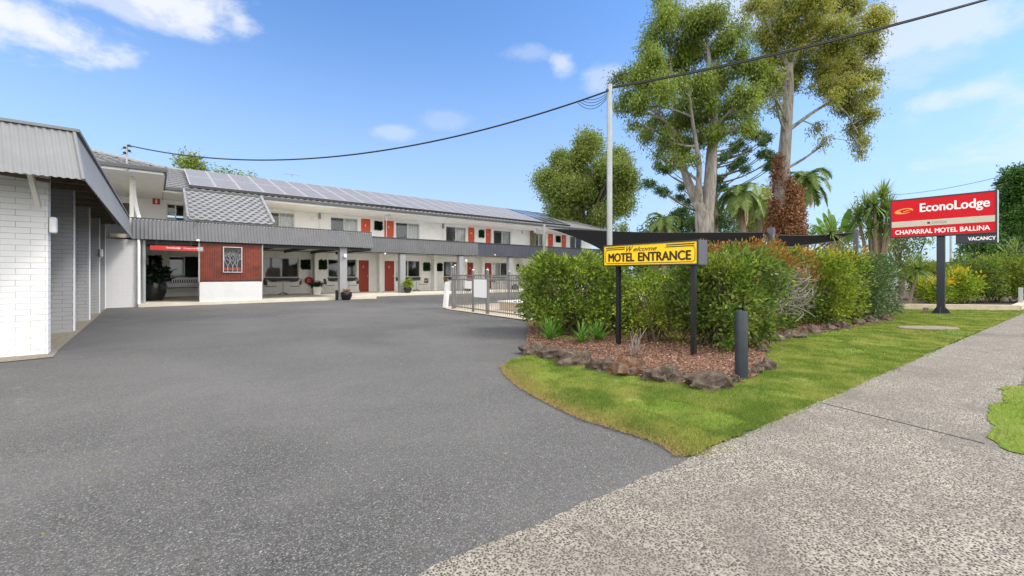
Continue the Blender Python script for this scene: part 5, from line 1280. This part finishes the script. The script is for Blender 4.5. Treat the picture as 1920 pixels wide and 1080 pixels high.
bushy('small_tree', 'small leafy treetop peeking over the roof behind the solar panels at left', 46, [(352, 312, 12), (362, 305, 11), (343, 303, 8), (375, 312, 8), (357, 296, 6), (372, 320, 9)], M['round'], 32, 30, .3, .13, (358, 0), spread=.4, tr=3)
bushy('small_tree', 'thin line of twiggy treetop showing over the solar panels', 46, [(405, 325, 5), (420, 326, 5), (432, 327, 4), (450, 329, 4), (470, 332, 4)], M['round'], 33, 40, .3, .13, (430, 0), spread=.3, tr=2)
# araucaria behind the forked gum
D = 31; base = D2(1338, 515, D); ar = thing('norfolk_pine', 'dark pine with tufted upswept branches behind the forked eucalypt', 'tree', (base.x, base.y, 0)); m = MB()
m.tube([(base.x, base.y, 0), tuple(D2(1338, 380, D)), tuple(D2(1340, 180, D))], [.35, .28, .08], 9)
TU = [(150, 535), (180, 545), (245, 590), (290, 615), (420, 570), (230, 400), (265, 425), (320, 420), (410, 655), (480, 690), (430, 760), (380, 790), (840, 230), (890, 215), (860, 270), (790, 300), (950, 140), (980, 130), (1020, 150), (1060, 140), (1090, 180), (1120, 160), (1080, 210), (950, 270), (1080, 300), (1115, 295), (1150, 340), (1190, 325), (1120, 410), (1160, 405), (905, 350), (860, 395), (830, 405), (940, 425), (700, 520), (750, 570), (720, 500), (500, 850), (470, 860), (700, 880), (760, 330), (600, 600), (640, 700), (700, 760), (560, 760), (540, 900), (620, 860), (740, 820)]
cl = []; R = random.Random(4)
for X, Y in TU:
    px, py = 1180 + X / 4.319, 220 + Y / 4.319; p = D2(px, py, D + R.uniform(-1.5, 1.5)); r = R.uniform(7, 10) / F * D; cl.append((tuple(p), (r * 1.25, r * 1.25, r * .8)))
    dx = abs(px - 1338); o = D2(1338, min(470, py + 12 + dx * .32), D)
    pts = [o.lerp(p, s_) - Vector((0, 0, .35 * math.sin(math.pi * s_))) for s_ in (0, .25, .5, .75, 1)]; m.tube(pts, [.06, .05, .04, .035, .02], 5)
m.build('trunk', M['bark'], ar, smooth=True)
npmesh('crown', crown_leaves(np.random.default_rng(4), cl, 150, .16, .06, k=7, spread=.09, droop=-.3, shell=.2), 4, M['pine'], ar)

def palm(label, px, py, D, R0, n, mat, seed, dead=0, base_px=None, tr=.14, lean=0, frond=26, deadfrac=.8, name='palm_tree'):
    c = D2(px, py, D); b = D2(base_px or px, 515, D); t = thing(name, label, 'tree', (b.x, b.y, 0)); m = MB()
    mid_ = Vector((b.x, b.y, c.z * .5)).lerp(Vector((c.x, c.y, c.z * .5)), .25)
    m.tube([(b.x, b.y, 0), tuple(mid_), tuple(c - Vector((0, 0, .25))), tuple(c)], [tr * 1.2, tr, tr * .9, tr * .7], 10); m.build('trunk', M['palmtrunk'], t, smooth=True)
    rg = random.Random(seed); Vg, Vd = [], []; st_ = MB()
    for i in range(n + dead):
        isd = i >= n; a = 2 * math.pi * i / max(1, n) * 1.618 * 1.0 + rg.uniform(-.2, .2); el = rg.uniform(-.1, 1.25) if not isd else rg.uniform(-.7, -.1)
        L = R0 * rg.uniform(.85, 1.1) * (1 if not isd else deadfrac); d = Vector((math.cos(a) * math.cos(el), math.sin(a) * math.cos(el), math.sin(el))); p = Vector(c); N = frond; pts = [Vector(p)]
        for s_ in range(N):
            q = s_ / N; d = (d + Vector((0, 0, -(.085 if not isd else .16) * (1 + q)))).normalized(); p = p + d * L / N; pts.append(Vector(p)); side = d.cross(Vector((0, 0, 1)))
            if side.length < .05: side = Vector((math.sin(a), -math.cos(a), 0))
            side.normalize(); ll = R0 * .27 * math.sin(math.pi * min(1, .12 + q * .88)) * rg.uniform(.8, 1.1) * (1 if not isd else .5)
            for sg_ in (-1, 1):
                for h in range(2):
                    v = (side * sg_ + d * .55 + Vector((0, 0, -.35 - (.8 if isd else 0) + rg.uniform(-.2, .2)))).normalized(); o = p + d * L / N * h * .5; w = d * .028 * R0 / 1.6
                    (Vd if isd else Vg).extend([o - w, o + w, o + v * ll * .6 + w * .7, o + v * ll])
        st_.tube(pts[::4], [.02 * R0 / 1.6] * len(pts[::4]), 4)
    st_.build('frond_ribs', M['palm'], t)
    npmesh('fronds', np.array([v[:] for v in Vg]), 4, mat, t)
    if Vd: npmesh('dead_fronds', np.array([v[:] for v in Vd]), 4, M['deadfrond'], t)
    return t
palm('palm with green fronds and hanging dead fronds between the two eucalypts', 1393, 362, 20.5, 1.7, 22, M['palm'], 3, dead=11, deadfrac=.95)
palm('leaning slender palm with drooping fronds right of the vine covered trunk', 1512, 338, 24, 2.0, 22, M['palm'], 5, dead=4, base_px=1492, tr=.12, deadfrac=.8)
palm('low palm behind the sail between the pole and the forked eucalypt', 1245, 420, 26, 1.7, 18, M['palm'], 7)
palm('pale palm head behind the first palm near the vine', 1425, 385, 27, 2.0, 16, M['palm'], 9)
# banana / bird of paradise
def paddle(px, py, D, label, seed):
    c = D2(px, py, D); t = thing('banana_plant', label, 'plant', (c.x, c.y, 0)); R = random.Random(seed); Vs = []; m = MB()
    for i in range(9):
        a = -1.2 + i * .33 + R.uniform(-.1, .1); L = R.uniform(.9, 1.3); tip = c + Vector((UX * math.sin(a), NX * math.sin(a), math.cos(a))) * L + Vector((UY, NY, 0)) * R.uniform(-.4, .4); b = Vector((c.x, c.y, c.z - 1.2))
        s0 = b.lerp(tip, .45); m.tube([b, s0], .03, 5); d = tip - s0; n = d.normalized().cross(Vector((UY, NY, 0)) + Vector([R.uniform(-.5, .5) for _ in range(3)])).normalized(); prev = None
        for k in range(9):
            q = k / 8; p = s0 + d * q - Vector((0, 0, .25 * q * q)); w = .17 * math.sin(math.pi * (.1 + .85 * q)) ** .6
            if prev: Vs += [prev[0], prev[1], p + n * w, p - n * w]
            prev = (p - n * w, p + n * w)
    m.tube([(c.x, c.y, 0), (c.x, c.y, c.z - 1.1)], .12, 8); m.build('stem', M['palmtrunk'], t); npmesh('leaves', np.array([v[:] for v in Vs]), 4, M['strap'], t)
paddle(1567, 428, 20, 'banana-like plant with broad upright leaves right of the leaning palm', 3)
def yucca(label, heads, D, base_px, L, seed, n=110, W=.05, tr=.09):
    b = D2(base_px, 515, D); t = thing('yucca', label, 'plant', (b.x, b.y, 0)); m = MB()
    for i, (px, py) in enumerate(heads):
        c = D2(px, py, D + (i % 3 - 1) * .25); m.tube([(b.x, b.y, 0), tuple(Vector((b.x, b.y, 0)).lerp(c, .5) + Vector((0, 0, .05))), tuple(c)], [tr, tr * .8, tr * .6], 8)
        strap('', '', c.x, c.y, n, L, W, M['palm'], seed + i, z=c.z - .0, arch=.45, minz=-.9, parent=t, seg=4)
    m.build('trunk', M['palmtrunk'], t, smooth=True); return t
yucca('many headed dracaena tree just left of the red sign', [(1640, 385), (1655, 372), (1625, 392), (1665, 395), (1645, 410), (1610, 410), (1670, 420), (1632, 430), (1650, 440)], 19, 1643, .85, 40, 100, .06)
yucca('small spiky yucca below the banana plant', [(1558, 437)], 17, 1558, .7, 60, 90)
yucca('slanting yucca with one spiky head between the glossy hedge and the red sign pole', [(1722, 505)], 15.2, 1702, .65, 62, 120, .045, .05)
yucca('spiky palm-like plant at the right edge beyond the garden', [(1905, 475), (1890, 480)], 20, 1903, .8, 70, 90)
# trees and bushes behind
bushy('background_tree', 'dark leafy tree mass behind the palms left of the forked eucalypt', 34, [(1230, 420, 16), (1260, 425, 20), (1290, 415, 20), (1300, 440, 22), (1205, 440, 14), (1270, 445, 20), (1350, 430, 22), (1370, 410, 18), (1345, 400, 14), (1280, 395, 10)], M['darktree'], 41, 26, .22, .10)
bushy('background_tree', 'yellow green tree behind the pair of palms between the trunks', 36, [(1400, 400, 24), (1425, 375, 20), (1435, 400, 24), (1415, 425, 24), (1440, 430, 20), (1390, 430, 18), (1440, 360, 14)], M['gum2'], 42, 26, .22, .10)
bushy('background_tree', 'leafy mass low behind the leaning palm and banana plant', 30, [(1510, 440, 16), (1535, 445, 14), (1560, 448, 16), (1590, 440, 18), (1600, 420, 14), (1500, 455, 14), (1580, 460, 14), (1610, 400, 10), (1622, 375, 9)], M['hedgeC'], 43, 30, .18, .08)
bushy('background_tree', 'bushy tree right behind the dracaena and red sign', 24, [(1690, 440, 22), (1705, 465, 22), (1680, 460, 20), (1660, 455, 20), (1700, 490, 18), (1715, 425, 14), (1735, 445, 12), (1640, 465, 16), (1660, 400, 14), (1690, 420, 14)], M['hedgeC'], 44, 30, .15, .07)
bushy('background_tree', 'small trees at the pool end seen between pole and eucalypt', 38, [(1160, 455, 10), (1180, 450, 12), (1165, 430, 12), (1150, 448, 8), (1195, 455, 10)], M['round'], 45, 30, .22, .1)
bushy('street_conifer', 'large dark green conifer filling the right edge behind the red sign', 26, [(1895, 345, 16), (1905, 365, 24), (1890, 385, 20), (1915, 400, 26), (1895, 415, 24), (1925, 370, 24), (1880, 400, 12), (1920, 435, 26), (1895, 440, 22), (1935, 410, 30), (1900, 330, 9), (1888, 322, 6), (1912, 320, 10), (1925, 335, 16), (1880, 345, 9)], M['conifer'], 46, 110, .2, .065, (1915, 0), spread=.13, droop=-.2)
bushy('street_tree', 'low spreading dark green tree under the vacancy box', 24, [(1815, 460, 10), (1840, 455, 14), (1865, 452, 14), (1885, 460, 14), (1850, 470, 14), (1825, 472, 12), (1870, 475, 14), (1895, 478, 12), (1808, 475, 8)], M['conifer'], 47, 120, .16, .06, (1855, 0), spread=.12, tr=4)
for i, (px, D, h, r, lb) in enumerate([(1752, 17, 1.0, .45, 'yellow orange croton just left of the red sign pole'), (1800, 17, 1.25, .5, 'yellow green croton just right of the red sign pole')]):
    p = D2(px, 515, D); hedge('croton_bush', lb, (p.x, p.y), (r, r, h * .4), h * .22, 3500, .11, .05, M['hedgeB'], 80 + i, tips=(.8, M['yellowtip']), cat='shrub', bulge=.2, twigs=10)
for i, (px, D, hx, hz, lb) in enumerate([(1742, 20, .8, .72, 'low green hedge seen behind the croton'), (1830, 18, .95, .78, 'green hedge bush right of the red sign pole'), (1872, 18.3, .95, .80, 'middle bush of the hedge on the far right garden'), (1925, 18, 1.1, .80, 'bush of the far garden cut by the right edge of the photo')]):
    p = D2(px, 515, D); hedge('far_hedge', lb, (p.x, p.y), (hx, hx * .9, hz), .32, 9000, .10, .05, M['hedgeC'] if i % 2 else M['hedgeD'], 90 + i, tips=(.4, M['hedgeD']), bulge=.2, twigs=14, p=3)
for i, (px, py, lb) in enumerate([(1742, 566, 'low strappy plant left of the red sign pole base'), (1762, 566, 'agave-like plant behind the red sign pole base')]):
    p = G(px, py, .05); strap('garden_clump', lb, p.x, p.y, 30, .55, .09, M['strap'], 50 + i)
# low garden edging wall, small post, pit lid
ew = thing('garden_edging', 'low pale brick edging along the far garden behind the red sign', 'garden wall', (22, 2.5, 0))
m = MB(); a = G(1690, 580); b = G(1905, 583); m.beam((a.x, a.y, .09), (b.x, b.y, .09), .25, .20); e_ = D2(1945, 500, 20); m.beam((b.x, b.y, .085), (e_.x, e_.y, .085), .25, .19); m.build('brick_course', M['coping'], ew)
p = G(1735.5, 588); sp = thing('stub_post', 'short weathered timber peg left of the red sign pole', 'post', (p.x, p.y, 0)); MB().box(p.x - .06, p.x + .06, p.y - .06, p.y + .06, 0, .18).build('peg', M['wood'], sp, bevel=.01)
MB().box(p.x - .065, p.x + .065, p.y - .065, p.y + .065, .182, .2).build('cap', M['galv'], sp)
p = G(1740, 618); pl_ = thing('pit_lid', 'flat oval concrete pit lid set in the lawn', 'pit lid', (p.x, p.y, 0)); m = MB(); n = 24
m.add([(p.x + (.62 * math.cos(a) * UX + .30 * math.sin(a) * UY) * s_, p.y + (.62 * math.cos(a) * NX + .30 * math.sin(a) * NY) * s_, z) for z, s_ in ((0.01, 1), (.045, 1), (.055, .96)) for a in np.linspace(0, 2 * math.pi, n, endpoint=False)],
      [(k * n + i, k * n + (i + 1) % n, (k + 1) * n + (i + 1) % n, (k + 1) * n + i) for k in range(2) for i in range(n)] + [tuple(range(2 * n, 3 * n))]); m.build('lid', pm('weathered_lid', (.2, .17, .12), .9, .3, 8, bump=.5, bscale=50), pl_)
pole_at(1914, 16, 540, .06, 'garden_post', 'short pale post at the right end of the garden edging', M['galv'], True, 'post')

# small white car far behind the hedge
p = D2(1705, 515, 33); car = thing('parked_car', 'white car glimpsed between the glossy hedge and the slanting yucca', 'car', (p.x, p.y, 0), math.radians(60))
prof = [(-2.1, .35), (-2.1, .8), (-1.7, .95), (-1.1, 1.4), (.5, 1.45), (1.2, .98), (2.0, .85), (2.15, .6), (2.15, .35)]
n = len(prof); MB().add([(x, y, z) for y in (-.85, .85) for x, z in prof], [tuple(range(n)), tuple(range(2 * n - 1, n - 1, -1))] + [(i, n + i, n + (i + 1) % n, (i + 1) % n) for i in range(n)]).build('body', M['plasticwhite'], car, local=True, bevel=.06)
for sy in (-.86, .86): MB().add([(x, sy * 1.003, z) for x, z in ((-1.45, 1.0), (-1.0, 1.34), (.42, 1.38), (1.0, 1.0))], [(0, 1, 2, 3)]).build('window', M['black'], car, local=True)
for sx in (-1.35, 1.35):
    for sy in (-.8, .8): MB().tube([(sx, sy - .1, .32), (sx, sy + .1, .32)], .32, 16).build('wheel', M['dark'], car, local=True)
# far tree line round the site
R = random.Random(77)
for i in range(26):
    ang = -62 + i * 5.2; D = 95 + R.uniform(-12, 25); th = math.radians(ang); x, y = D * math.sin(th + .688), D * math.cos(th + .688)
    h = R.uniform(2.2, 4.2) if ang > 0 else R.uniform(1.5, 3.0)
    t = thing('distant_tree', 'low distant tree in the row far beyond the site', 'tree', (x, y, 0), 0, 'distant tree row')
    cl = [((x + R.uniform(-4, 4), y + R.uniform(-4, 4), h * R.uniform(.4, .75)), (R.uniform(2.5, 4), R.uniform(2.5, 4), h * .42)) for _ in range(5)]
    npmesh('crown', crown_leaves(np.random.default_rng(i), cl, 5, .9, .6, k=6, spread=.6, shell=.3), 4, M['darktree'], t)
    MB().tube([(x, y, 0), (x, y, h * .5)], .25, 6).build('trunk', M['bark'], t)
print('objects', len(bpy.data.objects), 'polys', sum(len(m.polygons) for m in bpy.data.meshes))
